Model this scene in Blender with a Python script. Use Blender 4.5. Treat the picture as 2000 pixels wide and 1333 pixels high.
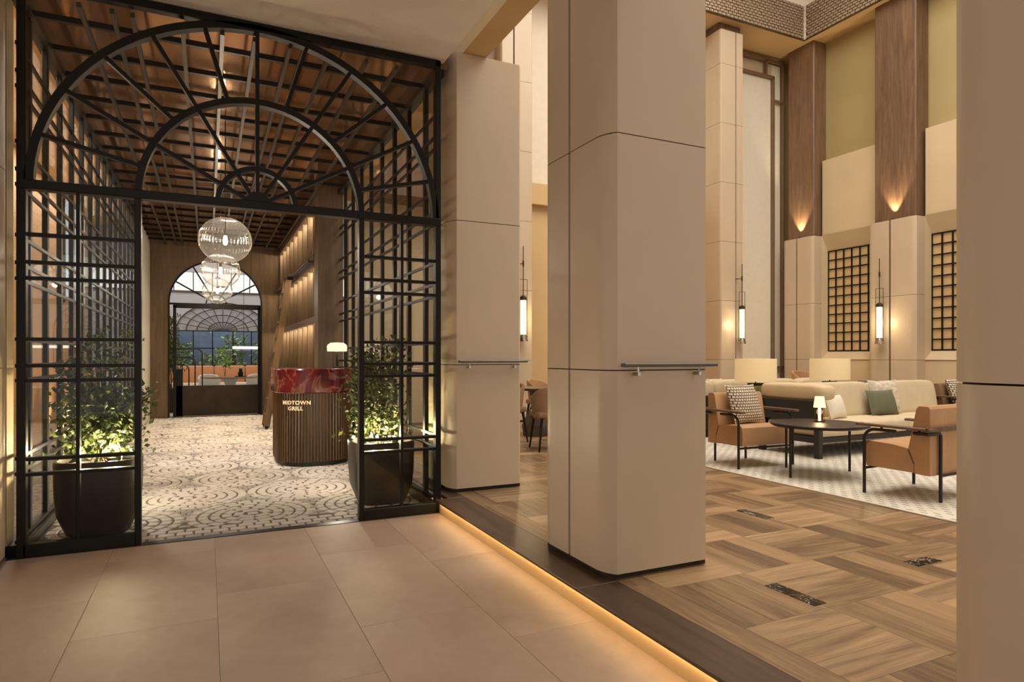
import bpy, bmesh, math, random
from mathutils import Vector, Matrix
R = math.radians
PI = math.pi
random.seed(7)
for o in list(bpy.data.objects): bpy.data.objects.remove(o)
S = bpy.context.scene
C = S.collection

# ------------------------------------------------------------------ camera
YAW = math.atan(595 / 1253.0)
cam_d = bpy.data.cameras.new('camera'); cam = bpy.data.objects.new('camera', cam_d); C.objects.link(cam)
cam.location = (0, 0, 1.3); cam.rotation_euler = (PI / 2, 0, -YAW)
cam_d.sensor_width = 36; cam_d.lens = 36 * 1253 / 2000.0; cam_d.shift_y = 29.5 / 2000; cam_d.clip_start = .05
S.camera = cam
S.view_settings.view_transform = 'Standard'; S.view_settings.look = 'None'; S.view_settings.gamma = 1
S.view_settings.use_curve_mapping = False
S.view_settings.exposure = 0.2
# ------------------------------------------------------------------ world and large lights
W = bpy.data.worlds.new('world'); S.world = W; W.use_nodes = True
W.node_tree.nodes['Background'].inputs[0].default_value = (1.0, .925, .84, 1)
W.node_tree.nodes['Background'].inputs[1].default_value = .72

def lamp(name, kind, loc, energy, col=(1, .8, .58), rot=(0, 0, 0), size=None, size_y=None, spot=None, blend=.6, rad=None):
    d = bpy.data.lights.new(name, kind); d.energy = energy; d.color = col
    if kind == 'AREA':
        d.shape = 'RECTANGLE' if size_y else 'SQUARE'; d.size = size
        if size_y: d.size_y = size_y
    if kind == 'SPOT': d.spot_size = R(spot); d.spot_blend = blend
    if rad is not None: d.shadow_soft_size = rad
    o = bpy.data.objects.new(name, d); C.objects.link(o); o.location = loc; o.rotation_euler = rot
    return o
WARM = (1, .89, .75); WARMER = (1, .70, .38); SOFT = (1, .945, .87); COOL = (.86, .92, 1)
# lay-light in the recess of the lounge ceiling
lamp('laylight', 'AREA', (7.0, 4.2, 9.7), 800, SOFT, size=7.5, size_y=8.5)
# unseen spots without fittings, added under the hall ceiling for general brightness
for (x, y, e) in ((-.3, 2.6, 22), (-.3, .8, 24), (1.0, 1.6, 18), (-2.4, 2.2, 40), (.9, -1.2, 30)):
    lamp('hall_fill_spot', 'SPOT', (x, y, 3.72), e, SOFT, spot=150, blend=1, rad=.35)
# unseen spots added at the hall's left to brighten the pillars' left faces
for (x, y, e) in ((-1.5, .6, 85), (-1.5, 2.3, 85), (-1.4, 3.9, 65)):
    lamp('pillar_fill_spot', 'SPOT', (x, y, 3.7), e, SOFT, (0, R(57), 0), spot=105, blend=1, rad=.25)
# downlights of the lounge edge, above the platform
for (x, y) in ((3.3, 3.6), (3.6, 1.6), (3.4, 6.6), (6.0, 4.6), (5.4, 2.6)):
    lamp('lounge_downlight', 'SPOT', (x, y, 8.2), 130, WARM, spot=44, blend=.8, rad=.1)
# ceiling spots of the corridor
for (x, y, e) in ((.35, 7.8, 330), (.45, 9.6, 260), (.1, 11.6, 260), (.2, 13.8, 200)):
    lamp('corridor_spot', 'SPOT', (x, y, 3.6), e, WARM, spot=62, blend=.85, rad=.05)


# ------------------------------------------------------------------ helpers
def lin(h):
    h = h.lstrip('#'); out = []
    for i in (0, 2, 4):
        c = int(h[i:i + 2], 16) / 255.0
        out.append(c / 12.92 if c <= .04045 else ((c + .055) / 1.055) ** 2.4)
    return (*out, 1)

class MB:
    def __init__(s): s.v = []; s.f = []
    def add(s, vs, fs):
        n = len(s.v); s.v += [tuple(p) for p in vs]; s.f += [tuple(i + n for i in f) for f in fs]; return s
    def box(s, x0, x1, y0, y1, z0, z1):
        v = [(x, y, z) for z in (z0, z1) for y in (y0, y1) for x in (x0, x1)]
        return s.add(v, [(0, 2, 3, 1), (4, 5, 7, 6), (0, 1, 5, 4), (2, 6, 7, 3), (0, 4, 6, 2), (1, 3, 7, 5)])
    def cbox(s, x0, x1, y0, y1, z0, z1, c=.01, seg=1):
        bm = bmesh.new(); bmesh.ops.create_cube(bm, size=1)
        for p in bm.verts:
            p.co = Vector((x0 + (p.co.x + .5) * (x1 - x0), y0 + (p.co.y + .5) * (y1 - y0), z0 + (p.co.z + .5) * (z1 - z0)))
        bmesh.ops.bevel(bm, geom=list(bm.edges), offset=c, segments=seg, profile=.5, affect='EDGES', clamp_overlap=True)
        return s.bm(bm)
    def bm(s, bm):
        bm.verts.index_update(); s.add([p.co[:] for p in bm.verts], [[q.index for q in f.verts] for f in bm.faces]); bm.free(); return s
    def prism(s, poly, z0, z1, top=True, bot=True):
        n = len(poly); v = [(x, y, z0) for x, y in poly] + [(x, y, z1) for x, y in poly]
        f = [(i, (i + 1) % n, (i + 1) % n + n, i + n) for i in range(n)]
        if bot: f.append(tuple(reversed(range(n))))
        if top: f.append(tuple(range(n, 2 * n)))
        return s.add(v, f)
    def prism_y(s, poly, y0, y1):       # polygon in (x,z), extruded along y
        n = len(poly); v = [(x, y0, z) for x, z in poly] + [(x, y1, z) for x, z in poly]
        f = [((i + 1) % n, i, i + n, (i + 1) % n + n) for i in range(n)]
        f.append(tuple(range(n))); f.append(tuple(reversed(range(n, 2 * n))))
        return s.add(v, f)
    def prism_x(s, poly, x0, x1):       # polygon in (y,z), extruded along x
        n = len(poly); v = [(x0, y, z) for y, z in poly] + [(x1, y, z) for y, z in poly]
        f = [(i, (i + 1) % n, (i + 1) % n + n, i + n) for i in range(n)]
        f.append(tuple(reversed(range(n)))); f.append(tuple(range(n, 2 * n)))
        return s.add(v, f)
    def cyl(s, p0, p1, r0, r1=None, n=12, cap=True):
        r1 = r0 if r1 is None else r1
        p0 = Vector(p0); p1 = Vector(p1); d = (p1 - p0).normalized()
        a = d.orthogonal().normalized(); b = d.cross(a)
        v = [p + (a * math.cos(t) + b * math.sin(t)) * r for p, r in ((p0, r0), (p1, r1)) for t in [2 * PI * i / n for i in range(n)]]
        f = [(i, (i + 1) % n, (i + 1) % n + n, i + n) for i in range(n)]
        if cap: f += [tuple(reversed(range(n))), tuple(range(n, 2 * n))]
        return s.add([p[:] for p in v], f)
    def tube(s, pts, r, n=8):
        pts = [Vector(p) for p in pts]; rings = []; up = None
        for i, p in enumerate(pts):
            d = (pts[min(i + 1, len(pts) - 1)] - pts[max(i - 1, 0)]).normalized()
            if up is None: up = d.orthogonal().normalized()
            a = (up - d * up.dot(d)).normalized(); up = a; b = d.cross(a)
            rings.append([p + (a * math.cos(2 * PI * k / n) + b * math.sin(2 * PI * k / n)) * r for k in range(n)])
        v = [q[:] for g in rings for q in g]; f = []
        for i in range(len(rings) - 1):
            for k in range(n): f.append((i * n + k, i * n + (k + 1) % n, (i + 1) * n + (k + 1) % n, (i + 1) * n + k))
        f.append(tuple(reversed(range(n)))); f.append(tuple((len(rings) - 1) * n + k for k in range(n)))
        return s.add(v, f)
    def lathe(s, prof, c=(0, 0, 0), n=24, ripple=0, k=0):
        v = []; f = []
        for r, z in prof:
            for i in range(n):
                t = 2 * PI * i / n; rr = r * (1 + ripple * math.cos(k * t))
                v.append((c[0] + rr * math.cos(t), c[1] + rr * math.sin(t), c[2] + z))
        for j in range(len(prof) - 1):
            for i in range(n): f.append((j * n + i, j * n + (i + 1) % n, (j + 1) * n + (i + 1) % n, (j + 1) * n + i))
        if prof[0][0] > 1e-5: f.append(tuple(reversed(range(n))))
        if prof[-1][0] > 1e-5: f.append(tuple((len(prof) - 1) * n + i for i in range(n)))
        return s.add(v, f)
    def soft(s, cx, cy, cz, ax, ay, az, e=.35, n=20, m=12):   # rounded upholstery block
        def sp(w, e): return math.copysign(abs(w) ** e, w)
        v = []; f = []
        for j in range(m + 1):
            ph = -PI / 2 + PI * j / m
            for i in range(n):
                t = 2 * PI * i / n
                v.append((cx + ax * sp(math.cos(ph), e) * sp(math.cos(t), e), cy + ay * sp(math.cos(ph), e) * sp(math.sin(t), e), cz + az * sp(math.sin(ph), e)))
        for j in range(m):
            for i in range(n): f.append((j * n + i, j * n + (i + 1) % n, (j + 1) * n + (i + 1) % n, (j + 1) * n + i))
        return s.add(v, f)
    def pillow(s, w, h, t, n=12):       # throw pillow standing in the xz plane, base at z=0
        for sg in (-1, 1):
            v = []; f = []
            for j in range(n + 1):
                for i in range(n + 1):
                    u = 2 * i / n - 1; q = 2 * j / n - 1
                    k = 1 - .07 * (1 - abs(u) ** 2) * abs(q) ** 3; k2 = 1 - .07 * (1 - abs(q) ** 2) * abs(u) ** 3
                    th = ((1 - u * u) * (1 - q * q)) ** .45
                    v.append((u * w / 2 * k2, sg * t / 2 * th, h / 2 + q * h / 2 * k))
            for j in range(n):
                for i in range(n):
                    a = j * (n + 1) + i; g = (a, a + 1, a + n + 2, a + n + 1); f.append(g if sg < 0 else g[::-1])
            s.add(v, f)
        return s
    def xf(s, M):
        s.v = [tuple(M @ Vector(p)) for p in s.v]; return s
    def mesh(s, name, m, smooth=None):
        me = bpy.data.meshes.new(name); me.from_pydata(s.v, [], s.f); me.update()
        if smooth:
            me.polygons.foreach_set('use_smooth', [True] * len(me.polygons)); me.set_sharp_from_angle(angle=R(smooth))
        if m is not None: me.materials.append(m)
        return me
    def build(s, name, m, parent=None, smooth=None, world=True):
        if parent is not None and world:
            l = parent.location; s.v = [(a - l.x, b - l.y, c - l.z) for a, b, c in s.v]
        o = bpy.data.objects.new(name, s.mesh(name, m, smooth)); C.objects.link(o); o.parent = parent
        return o
def B(*a): return MB().box(*a)
def thing(name, label, cat, loc=(0, 0, 0), rz=0, group=None, kind=None):
    o = bpy.data.objects.new(name, None); C.objects.link(o); o.location = loc; o.rotation_euler = (0, 0, rz)
    o.empty_display_size = .1; tag(o, label, cat, group, kind); return o
def tag(o, label, cat, group=None, kind=None):
    o['label'] = label
    if cat: o['category'] = cat
    if group: o['group'] = group
    if kind: o['kind'] = kind
    return o
def struct(o, label): o['kind'] = 'structure'; o['label'] = label; return o
def sroot(name, label, loc=(0, 0, 0)):
    o = bpy.data.objects.new(name, None); C.objects.link(o); o.location = loc; o.empty_display_size = .1
    return struct(o, label)
def dup(root, loc, rz=None, label=None, group=None):
    r = root.copy(); C.objects.link(r); r.location = loc
    if rz is not None: r.rotation_euler = (0, 0, rz)
    if label: r['label'] = label
    if group: r['group'] = group
    for ch in list(root.children):
        c = ch.copy(); C.objects.link(c); c.parent = r
        for g in ch.children:
            d = g.copy(); C.objects.link(d); d.parent = c
    return r
def inst(name, me, parent, loc=(0, 0, 0), rot=(0, 0, 0), scale=None):
    o = bpy.data.objects.new(name, me); C.objects.link(o); o.parent = parent; o.location = loc; o.rotation_euler = rot
    if scale: o.scale = scale
    return o

# ------------------------------------------------------------------ materials
class NT:
    def __init__(s, name):
        s.m = bpy.data.materials.new(name); s.m.use_nodes = True; s.t = s.m.node_tree; s.n = s.t.nodes; s.n.clear()
        s.out = s.n.new('ShaderNodeOutputMaterial')
    def node(s, typ, **k):
        o = s.n.new('ShaderNode' + typ)
        for a, b in k.items(): setattr(o, a, b)
        return o
    def L(s, a, b): s.t.links.new(a, b)
    def math(s, op, a, b=None, c=None):
        o = s.node('Math', operation=op)
        for i, w in enumerate((a, b, c)):
            if w is None: continue
            if isinstance(w, (int, float)): o.inputs[i].default_value = w
            else: s.L(w, o.inputs[i])
        return o.outputs[0]
    def ramp(s, fac, stops, const=False):
        o = s.node('ValToRGB'); e = o.color_ramp.elements
        if const: o.color_ramp.interpolation = 'CONSTANT'
        while len(e) < len(stops): e.new(.5)
        for q, (p, c) in zip(e, stops): q.position = p; q.color = c
        s.L(fac, o.inputs[0]); return o.outputs[0]
    def coords(s, scale=(1, 1, 1), kind='Object', rnd=False):
        tc = s.node('TexCoord'); mp = s.node('Mapping'); mp.inputs['Scale'].default_value = scale
        s.L(tc.outputs[kind], mp.inputs[0])
        if rnd:
            oi = s.node('ObjectInfo'); mm = s.math('MULTIPLY', oi.outputs['Random'], 37.0)
            cb = s.node('CombineXYZ'); [s.L(mm, cb.inputs[i]) for i in range(3)]
            s.L(cb.outputs[0], mp.inputs['Location'])
        return mp.outputs[0]
    def noise(s, vec, scale, detail=4, rough=.55, dist=0):
        o = s.node('TexNoise'); o.inputs['Scale'].default_value = scale; o.inputs['Detail'].default_value = detail
        o.inputs['Roughness'].default_value = rough; o.inputs['Distortion'].default_value = dist
        if vec is not None: s.L(vec, o.inputs['Vector'])
        return o.outputs['Fac']
    def bsdf(s, col=None, rough=.5, metal=0, bump=None, bd=.002, **k):
        p = s.node('BsdfPrincipled'); p.inputs['Roughness'].default_value = rough; p.inputs['Metallic'].default_value = metal
        if isinstance(col, tuple): p.inputs['Base Color'].default_value = col
        elif col is not None: s.L(col, p.inputs['Base Color'])
        for a, b in k.items(): p.inputs[a].default_value = b
        if bump is not None:
            bn = s.node('Bump'); bn.inputs['Distance'].default_value = bd; bn.inputs['Strength'].default_value = .6
            s.L(bump, bn.inputs['Height']); s.L(bn.outputs[0], p.inputs['Normal'])
        s.L(p.outputs[0], s.out.inputs[0]); return p
def scale_c(c, k): return (min(c[0] * k, 1), min(c[1] * k, 1), min(c[2] * k, 1), 1)
def plain(name, hexc, rough=.5, metal=0, var=.12, scale=3, bump=0, bscale=80, kind='Object', rnd=False, stretch=(1, 1, 1), **k):
    t = NT(name); c = lin(hexc) if isinstance(hexc, str) else hexc
    v = t.coords(stretch, kind, rnd)
    col = t.ramp(t.noise(v, scale), [(.3, scale_c(c, 1 - var)), (.7, scale_c(c, 1 + var))])
    b = t.noise(v, bscale, 2) if bump else None
    t.bsdf(col, rough, metal, b, bump or .001, **k); return t.m
def wood(name, c1, c2, axis='Z', rough=.45, sc=1.0, rnd=True, vary=.16, **k):
    t = NT(name); st = {'X': (.5, 6, 6), 'Y': (6, .5, 6), 'Z': (6, 6, .5)}[axis]
    v = t.coords(tuple(q * sc for q in st), 'Object', rnd)
    n1 = t.noise(v, 1.6, 6, .6, 1.2); n2 = t.noise(v, 9, 3, .6, .3)
    f = t.math('ADD', t.math('MULTIPLY', n1, .72), t.math('MULTIPLY', n2, .28))
    if rnd:
        oi = t.node('ObjectInfo'); f = t.math('ADD', f, t.math('MULTIPLY', t.math('SUBTRACT', oi.outputs['Random'], .5), vary))
    col = t.ramp(f, [(.32, lin(c1)), (.5, tuple((a + b) / 2 for a, b in zip(lin(c1), lin(c2)))), (.68, lin(c2))])
    t.bsdf(col, rough, 0, n2, .0012, **k); return t.m
def emis(name, col, strength):
    t = NT(name); e = t.node('Emission'); e.inputs[0].default_value = (*col[:3], 1); e.inputs[1].default_value = strength
    t.L(e.outputs[0], t.out.inputs[0]); return t.m
def thin_glass(name, tint=(.93, .94, .92), ior=1.45, rough=0.0, gain=1.0):
    t = NT(name); tr = t.node('BsdfTransparent'); tr.inputs[0].default_value = (*tint, 1)
    g = t.node('BsdfGlossy'); g.inputs['Roughness'].default_value = rough
    lw = t.node('LayerWeight'); f0 = ((ior - 1) / (ior + 1)) ** 2
    fac = t.math('MULTIPLY_ADD', t.math('POWER', lw.outputs['Facing'], 5.0), 1 - f0, f0)
    mx = t.node('MixShader'); t.L(t.math('MULTIPLY', fac, gain), mx.inputs[0]); t.L(tr.outputs[0], mx.inputs[1]); t.L(g.outputs[0], mx.inputs[2])
    t.L(mx.outputs[0], t.out.inputs[0]); return t.m
M = {}
M['panel'] = plain('beige_leather_panel', '#c9b499', .36, 0, .035, 1.4, .0004, 220)
M['panel_joint'] = plain('joint_dark', '#2a1d12', .7)
M['wall_beige'] = plain('beige_plaster', '#d2bc98', .6, 0, .04, 1.2, .0004, 150)
M['olive'] = plain('olive_plaster', '#ab9868', .65, 0, .06, .8)
M['ceil'] = plain('ceiling_plaster', '#e9e0d4', .7, 0, .03, 1.5)
M['tan'] = plain('tan_soffit', '#cfae7c', .6, 0, .04, 1)
M['black'] = plain('blackened_steel', '#1b1916', .38, .5, .2, 6, .0003, 60)
M['bronze'] = plain('dark_bronze', '#4a3a2c', .4, .7, .2, 8)
M['greymetal'] = plain('grey_metal', '#5c554c', .35, .7, .1, 8)
M['frame_brown'] = plain('brown_frame', '#7d6248', .5, .1, .1, 5)
M['chrome'] = plain('chrome', '#b8b2aa', .15, 1, .05, 5)
M['glass'] = thin_glass('window_glass', (.95, .955, .94), 1.45, 0, .5)
M['glass_fan'] = thin_glass('fan_glass', (.96, .95, .93), 1.45, 0, .4)
M['mirror'] = plain('bronze_mirror', '#c99668', .13, .78, .06, 2)
M['wallwood'] = wood('walnut_panel', '#4a3b2a', '#6e5a43', 'Z')
M['wallwood_x'] = wood('walnut_rail', '#4c3c2c', '#705a42', 'Y')
M['column_wood'] = wood('column_walnut', '#5a4230', '#86674c', 'Z')
M['plank_x'] = wood('oak_plank_x', '#6b533b', '#b2926c', 'X', .34, vary=.26)
M['plank_y'] = wood('oak_plank_y', '#614a34', '#a3845f', 'Y', .34, vary=.26)
M['edge_wood'] = wood('dark_oak_edge', '#3a2b20', '#5b4635', 'Y', .32)
M['ladder'] = wood('ladder_wood', '#5f4a34', '#866a4b', 'Z')
M['deskwood'] = wood('desk_wood', '#3c2919', '#62452c', 'Z', .4, 1, False)
M['tablewood'] = wood('table_wood', '#7b5c40', '#a68560', 'X', .4)
M['armwood'] = wood('arm_walnut', '#4f382c', '#7a5a48', 'Y', .35)
M['tan_leather'] = plain('tan_upholstery', '#b58b62', .6, 0, .10, 5, .0006, 150)
M['tan_dark'] = plain('brown_leather', '#8a6a50', .5, 0, .1, 5, .0005, 150)
M['dark_leather'] = plain('umber_leather', '#5f4636', .5, 0, .1, 5, .0005, 150)
M['cream'] = plain('cream_linen', '#d2c09f', .8, 0, .05, 6, .0008, 300)
M['bolster'] = plain('cream_bolster', '#d2bb96', .8, 0, .05, 6, .0008, 300)
M['sofa_black'] = plain('charcoal_panel', '#26211c', .5, 0, .1, 4)
M['tablemetal'] = plain('table_metal', '#2c2722', .42, .4, .1, 6)
M['green_cloth'] = plain('sage_cloth', '#66664f', .8, 0, .06, 10, .0006, 300)
M['white_cloth'] = plain('white_cloth', '#e4d9c5', .85, 0, .03, 10, .0008, 300)
M['print_cloth'] = plain('speckled_cloth', '#cfc2ab', .85, 0, .25, 16, .0006, 300)
M['pot'] = plain('dark_planter', '#272119', .45, .1, .12, 4, .0004, 60)
M['soil'] = plain('soil', '#2a1f16', .9, 0, .3, 40, .01, 60)
M['bark'] = plain('bark', '#4a3a28', .9, 0, .3, 30)
M['shade'] = None
M['brass'] = plain('glowing_brass_letters', '#e9c98e', .3, .6, .05, 5, **{'Emission Color': (1, .8, .5, 1), 'Emission Strength': .35})  # added emission brightens the letters, which are no lamp
M['plinth'] = plain('dark_plinth', '#2c2c26', .4, .4)
M['ext_wall'] = plain('reeded_plaster', '#b98f66', .6, 0, .08, 2, .002, 30, 'Object', False, (1, 1, 6))
M['grout'] = plain('stone_grout', '#5d5248', .9, 0, .15, 20)
M['rest_wall'] = plain('grey_plaster', '#b3afaa', .7, 0, .04, 1)
M['rest_floor'] = plain('pale_floor', '#c6bfb2', .5, 0, .05, 2)
M['terracotta'] = plain('terracotta_leather', '#c4824f', .55, 0, .06, 5)
M['led'] = emis('warm_led', (1, .70, .34), 15)
M['fin_led'] = emis('fin_led', (1, .78, .48), 130)
M['bulb'] = emis('bulb_glow', (1, .82, .52), 12)
M['tube'] = emis('sconce_tube', (1, .86, .56), 1.6)
def globe_mat():
    t = NT('ribbed_globe_glass'); tr = t.node('BsdfTransparent'); tr.inputs[0].default_value = (.97, .96, .93, 1)
    g = t.node('BsdfGlossy'); g.inputs['Roughness'].default_value = .06
    lw = t.node('LayerWeight'); f0 = .05
    fac = t.math('MULTIPLY_ADD', t.math('POWER', lw.outputs['Facing'], 3.0), .7, f0)
    mx = t.node('MixShader'); t.L(fac, mx.inputs[0]); t.L(tr.outputs[0], mx.inputs[1]); t.L(g.outputs[0], mx.inputs[2])
    tl = t.node('BsdfTranslucent'); tl.inputs[0].default_value = (.95, .9, .8, 1)
    m2 = t.node('MixShader'); m2.inputs[0].default_value = .02; t.L(mx.outputs[0], m2.inputs[1]); t.L(tl.outputs[0], m2.inputs[2])
    t.L(m2.outputs[0], t.out.inputs[0]); return t.m
M['globe'] = globe_mat()
M['clear'] = thin_glass('clear_glass', (.95, .95, .93), 1.4)
M['amber'] = thin_glass('amber_glass', (.93, .76, .52), 1.4)
M['greenglass'] = thin_glass('green_glass', (.55, .62, .42), 1.5, .05)
M['garden'] = plain('garden_green', '#5c6b2f', .8, 0, .5, 6)

def shade_mat(name, c, e, s):
    t = NT(name); v = t.coords((1, 1, 1)); n = t.noise(v, 60, 2)
    p = t.bsdf(t.ramp(n, [(.3, scale_c(lin(c), .92)), (.7, lin(c))]), .8, 0, n, .0006)
    p.inputs['Emission Color'].default_value = (*e, 1); p.inputs['Emission Strength'].default_value = s
    return t.m
M['shade'] = shade_mat('linen_shade', '#e6cfa0', (1, .74, .38), .26)
M['shade_small'] = shade_mat('bright_shade', '#f4e3b8', (1, .82, .48), .95)
M['alabaster'] = shade_mat('alabaster_shade', '#efe0b8', (1, .83, .52), .9)
M['clerestory'] = emis('clerestory_light', (1, .97, .92), .9)
M['ledge_light'] = emis('linear_lamp_glow', (1, .93, .82), 3)
M['daylight'] = emis('daylight_pane', (.9, .93, 1), .8)

def limestone():
    t = NT('limestone'); v = t.coords((1, 1, 1), 'Object', True); n = t.noise(v, 1.5, 7, .6, .8); n2 = t.noise(v, 14, 4)
    oi = t.node('ObjectInfo')
    f = t.math('ADD', t.math('ADD', t.math('MULTIPLY', n, .7), t.math('MULTIPLY', n2, .2)), t.math('MULTIPLY', oi.outputs['Random'], .10))
    col = t.ramp(f, [(.3, lin('#937c6b')), (.52, lin('#a38a77')), (.75, lin('#ae9683'))])
    t.bsdf(col, .56, 0, n2, .0004); return t.m
M['limestone'] = limestone()
def cobble(name, a, b):
    t = NT(name); v = t.coords((1, 1, 1), 'Object', True); n = t.noise(v, 22, 4)
    oi = t.node('ObjectInfo'); wn = t.node('TexWhiteNoise'); 
    g = t.node('NewGeometry'); f = t.math('ADD', t.math('MULTIPLY', n, .6), t.math('MULTIPLY', g.outputs['Random Per Island'], .4))
    t.bsdf(t.ramp(f, [(.3, lin(a)), (.7, lin(b))]), .6, 0, n, .002); return t.m
M['cobble'] = cobble('pale_sett', '#aba297', '#c8c0b5')
M['cobble_dark'] = cobble('grey_sett', '#867e74', '#9f968b')
def red_marble():
    t = NT('red_marble'); v = t.coords((1, 1, 1)); n = t.noise(v, 2.2, 8, .6, 1.2); n2 = t.noise(v, 2.4, 6, .6, 1.4)
    vein = t.math('SUBTRACT', 1.0, t.math('MULTIPLY', t.math('ABSOLUTE', t.math('SUBTRACT', n2, .5)), 26.0))
    vein = t.math('MAXIMUM', vein, 0.0)
    base = t.ramp(n, [(.3, lin('#2e0a0d')), (.5, lin('#561217')), (.7, lin('#742024'))])
    mx = t.node('Mix', data_type='RGBA'); t.L(t.math('MULTIPLY', vein, .3), mx.inputs[0]); t.L(base, mx.inputs[6]); mx.inputs[7].default_value = lin('#c08a7c')
    t.bsdf(mx.outputs[2], .14, 0, None); return t.m
M['red_marble'] = red_marble()
def black_marble():
    t = NT('black_marble'); v = t.coords((1, 1, 1), 'Object', True); n2 = t.noise(v, 6, 4, .6, 1.5)
    vein = t.math('MAXIMUM', t.math('SUBTRACT', 1.0, t.math('MULTIPLY', t.math('ABSOLUTE', t.math('SUBTRACT', n2, .5)), 110.0)), 0.0)
    mx = t.node('Mix', data_type='RGBA'); t.L(vein, mx.inputs[0]); mx.inputs[6].default_value = lin('#14130f'); mx.inputs[7].default_value = lin('#d8d4c8')
    t.bsdf(mx.outputs[2], .15); return t.m
M['black_marble'] = black_marble()
def rug_mat():
    t = NT('woven_rug'); tc = t.node('TexCoord'); sx = t.node('SeparateXYZ'); t.L(tc.outputs['Object'], sx.inputs[0])
    y = t.math('DIVIDE', sx.outputs[0], .065); row = t.math('FLOOR', y)
    x = t.math('ADD', t.math('DIVIDE', sx.outputs[1], .11), t.math('MULTIPLY', t.math('MODULO', row, 2.0), .5))
    d1 = t.math('LESS_THAN', t.math('FRACT', x), .52); d2 = t.math('LESS_THAN', t.math('FRACT', y), .30)
    n = t.noise(tc.outputs['Object'], 9, 3); keep = t.math('GREATER_THAN', n, .38)
    f = t.math('MULTIPLY', t.math('MULTIPLY', d1, d2), keep)
    nb = t.noise(tc.outputs['Object'], 3, 3)
    base = t.ramp(nb, [(.3, lin('#c6bfb0')), (.7, lin('#d9d2c3'))])
    mx = t.node('Mix', data_type='RGBA'); t.L(t.math('MULTIPLY', f, .8), mx.inputs[0]); t.L(base, mx.inputs[6]); mx.inputs[7].default_value = lin('#6e655a')
    t.bsdf(mx.outputs[2], .95, 0, t.noise(tc.outputs['Object'], 400, 2), .002); return t.m
M['rug'] = rug_mat()
def woven(name, a, b, sc):
    t = NT(name); v = t.coords((1, 1, 1)); br = t.node('TexBrick'); br.offset = .5
    br.inputs['Scale'].default_value = sc; br.inputs['Mortar Size'].default_value = .05; br.inputs['Brick Width'].default_value = .40; br.inputs['Row Height'].default_value = .36
    br.inputs['Color1'].default_value = lin(a); br.inputs['Color2'].default_value = scale_c(lin(a), .8); br.inputs['Mortar'].default_value = lin(b)
    sx = t.node('SeparateXYZ'); cb = t.node('CombineXYZ'); t.L(v, sx.inputs[0]); t.L(sx.outputs[0], cb.inputs[0]); t.L(sx.outputs[2], cb.inputs[1]); t.L(cb.outputs[0], br.inputs['Vector'])
    t.bsdf(br.outputs[0], .85, 0, br.outputs['Fac'], .002); return t.m
M['woven'] = woven('basket_weave_cloth', '#ddd0b4', '#4e3a2b', 12)
def leafmat():
    t = NT('leaf'); g = t.node('NewGeometry')
    col = t.ramp(g.outputs['Random Per Island'], [(.1, lin('#33401d')), (.6, lin('#56632f')), (.95, lin('#7f8448'))])
    p = t.bsdf(col, .5); p.inputs['Subsurface Weight'].default_value = 0
    return t.m
M['leaf'] = leafmat()

# ================================================================== LARGE STRUCTURE
XS0, XS1, YS = -1.10, 1.75, 5.10          # arched screen: left edge, right edge, plane
XL, XR = -1.10, 1.46                      # corridor side walls
YE = 15.3                                 # corridor end wall
ZP = .12                                  # lounge platform

# --- hall floor: slab and limestone tiles
hf = sroot('floor', 'polished beige limestone tile floor of the hall')
B(-7, 1.735, -6, 5.06, -.06, -.004).build('slab', M['grout'], hf)
tile_me = MB().cbox(0, .6135, 0, 1.2285, -.02, 0, .0012).mesh('tile', M['limestone'])
offs = [3.50, 2.62, 3.09, 3.90, 2.8]
for i in range(-6, 3):
    x = .0475 + .615 * i
    y0 = offs[(i + 1) % 5]
    for k in range(-5, 3):
        y = y0 + 1.23 * k
        if y + 1.2285 > 5.06 and y < 5.06:
            MB().cbox(x, min(x + .6135, 1.735), y, 5.06, -.02, 0, .0012).build('tile', M['limestone'], hf)
        elif y < 5.06:
            if x + .6135 > 1.735: MB().cbox(x, 1.735, y, y + 1.2285, -.02, 0, .0012).build('tile', M['limestone'], hf)
            else: inst('tile', tile_me, hf, (x, y, 0))
# --- hall ceiling and bulkhead
struct(B(-7, 1.79, -6, 5.12, 3.76, 3.96).build('ceiling', M['ceil']), 'pale plaster ceiling of the hall before the arched screen')
struct(B(-7, -1.17, 5.14, 5.3, 0, 3.76).build('wall_hall', M['wall_beige']), 'beige hall wall left of the arched screen')
bk = sroot('trim_1', 'tan soffit beam with wall above, along the row of pillars')
B(2.0, 2.22, -3, 11.0, 3.93, 8.4).build('beam', M['tan'], bk)
B(1.79, 2.0, -6, 11.0, 4.25, 4.3).build('cove_top', M['edge_wood'], bk)

# --- lounge platform
pf = sroot('floor', 'basket-weave oak parquet on the raised lounge platform')
B(1.90, 12.6, -3, 11.2, .0, ZP - .022).build('base', M['edge_wood'], pf)
PW = .176; MOD = .53
slots = []
for bi in range(0, 6):
    for bj in range(-2, 19):
        x0 = 2.105 + MOD * bi - MOD * .0; y0 = .49 + MOD * bj
        hor = (bi + bj) % 2 == 0
        for k in range(3): slots.append((x0, y0, k, hor))
slots.sort(key=lambda q: (q[0] + .26) ** 2 + (q[1] - .2) ** 2)
px_me = MB().cbox(0, MOD - .0012, 0, MOD / 3 - .0012, -.02, 0, .0010).mesh('plank', M['plank_x'])
py_me = MB().cbox(0, MOD / 3 - .0012, 0, MOD - .0012, -.02, 0, .0010).mesh('plank', M['plank_y'])
restx = MB(); resty = MB(); cnt = 0
vis = []
for (x0, y0, k, hor) in slots:
    if y0 < .0: continue
    vis.append((x0, y0, k, hor))
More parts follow.
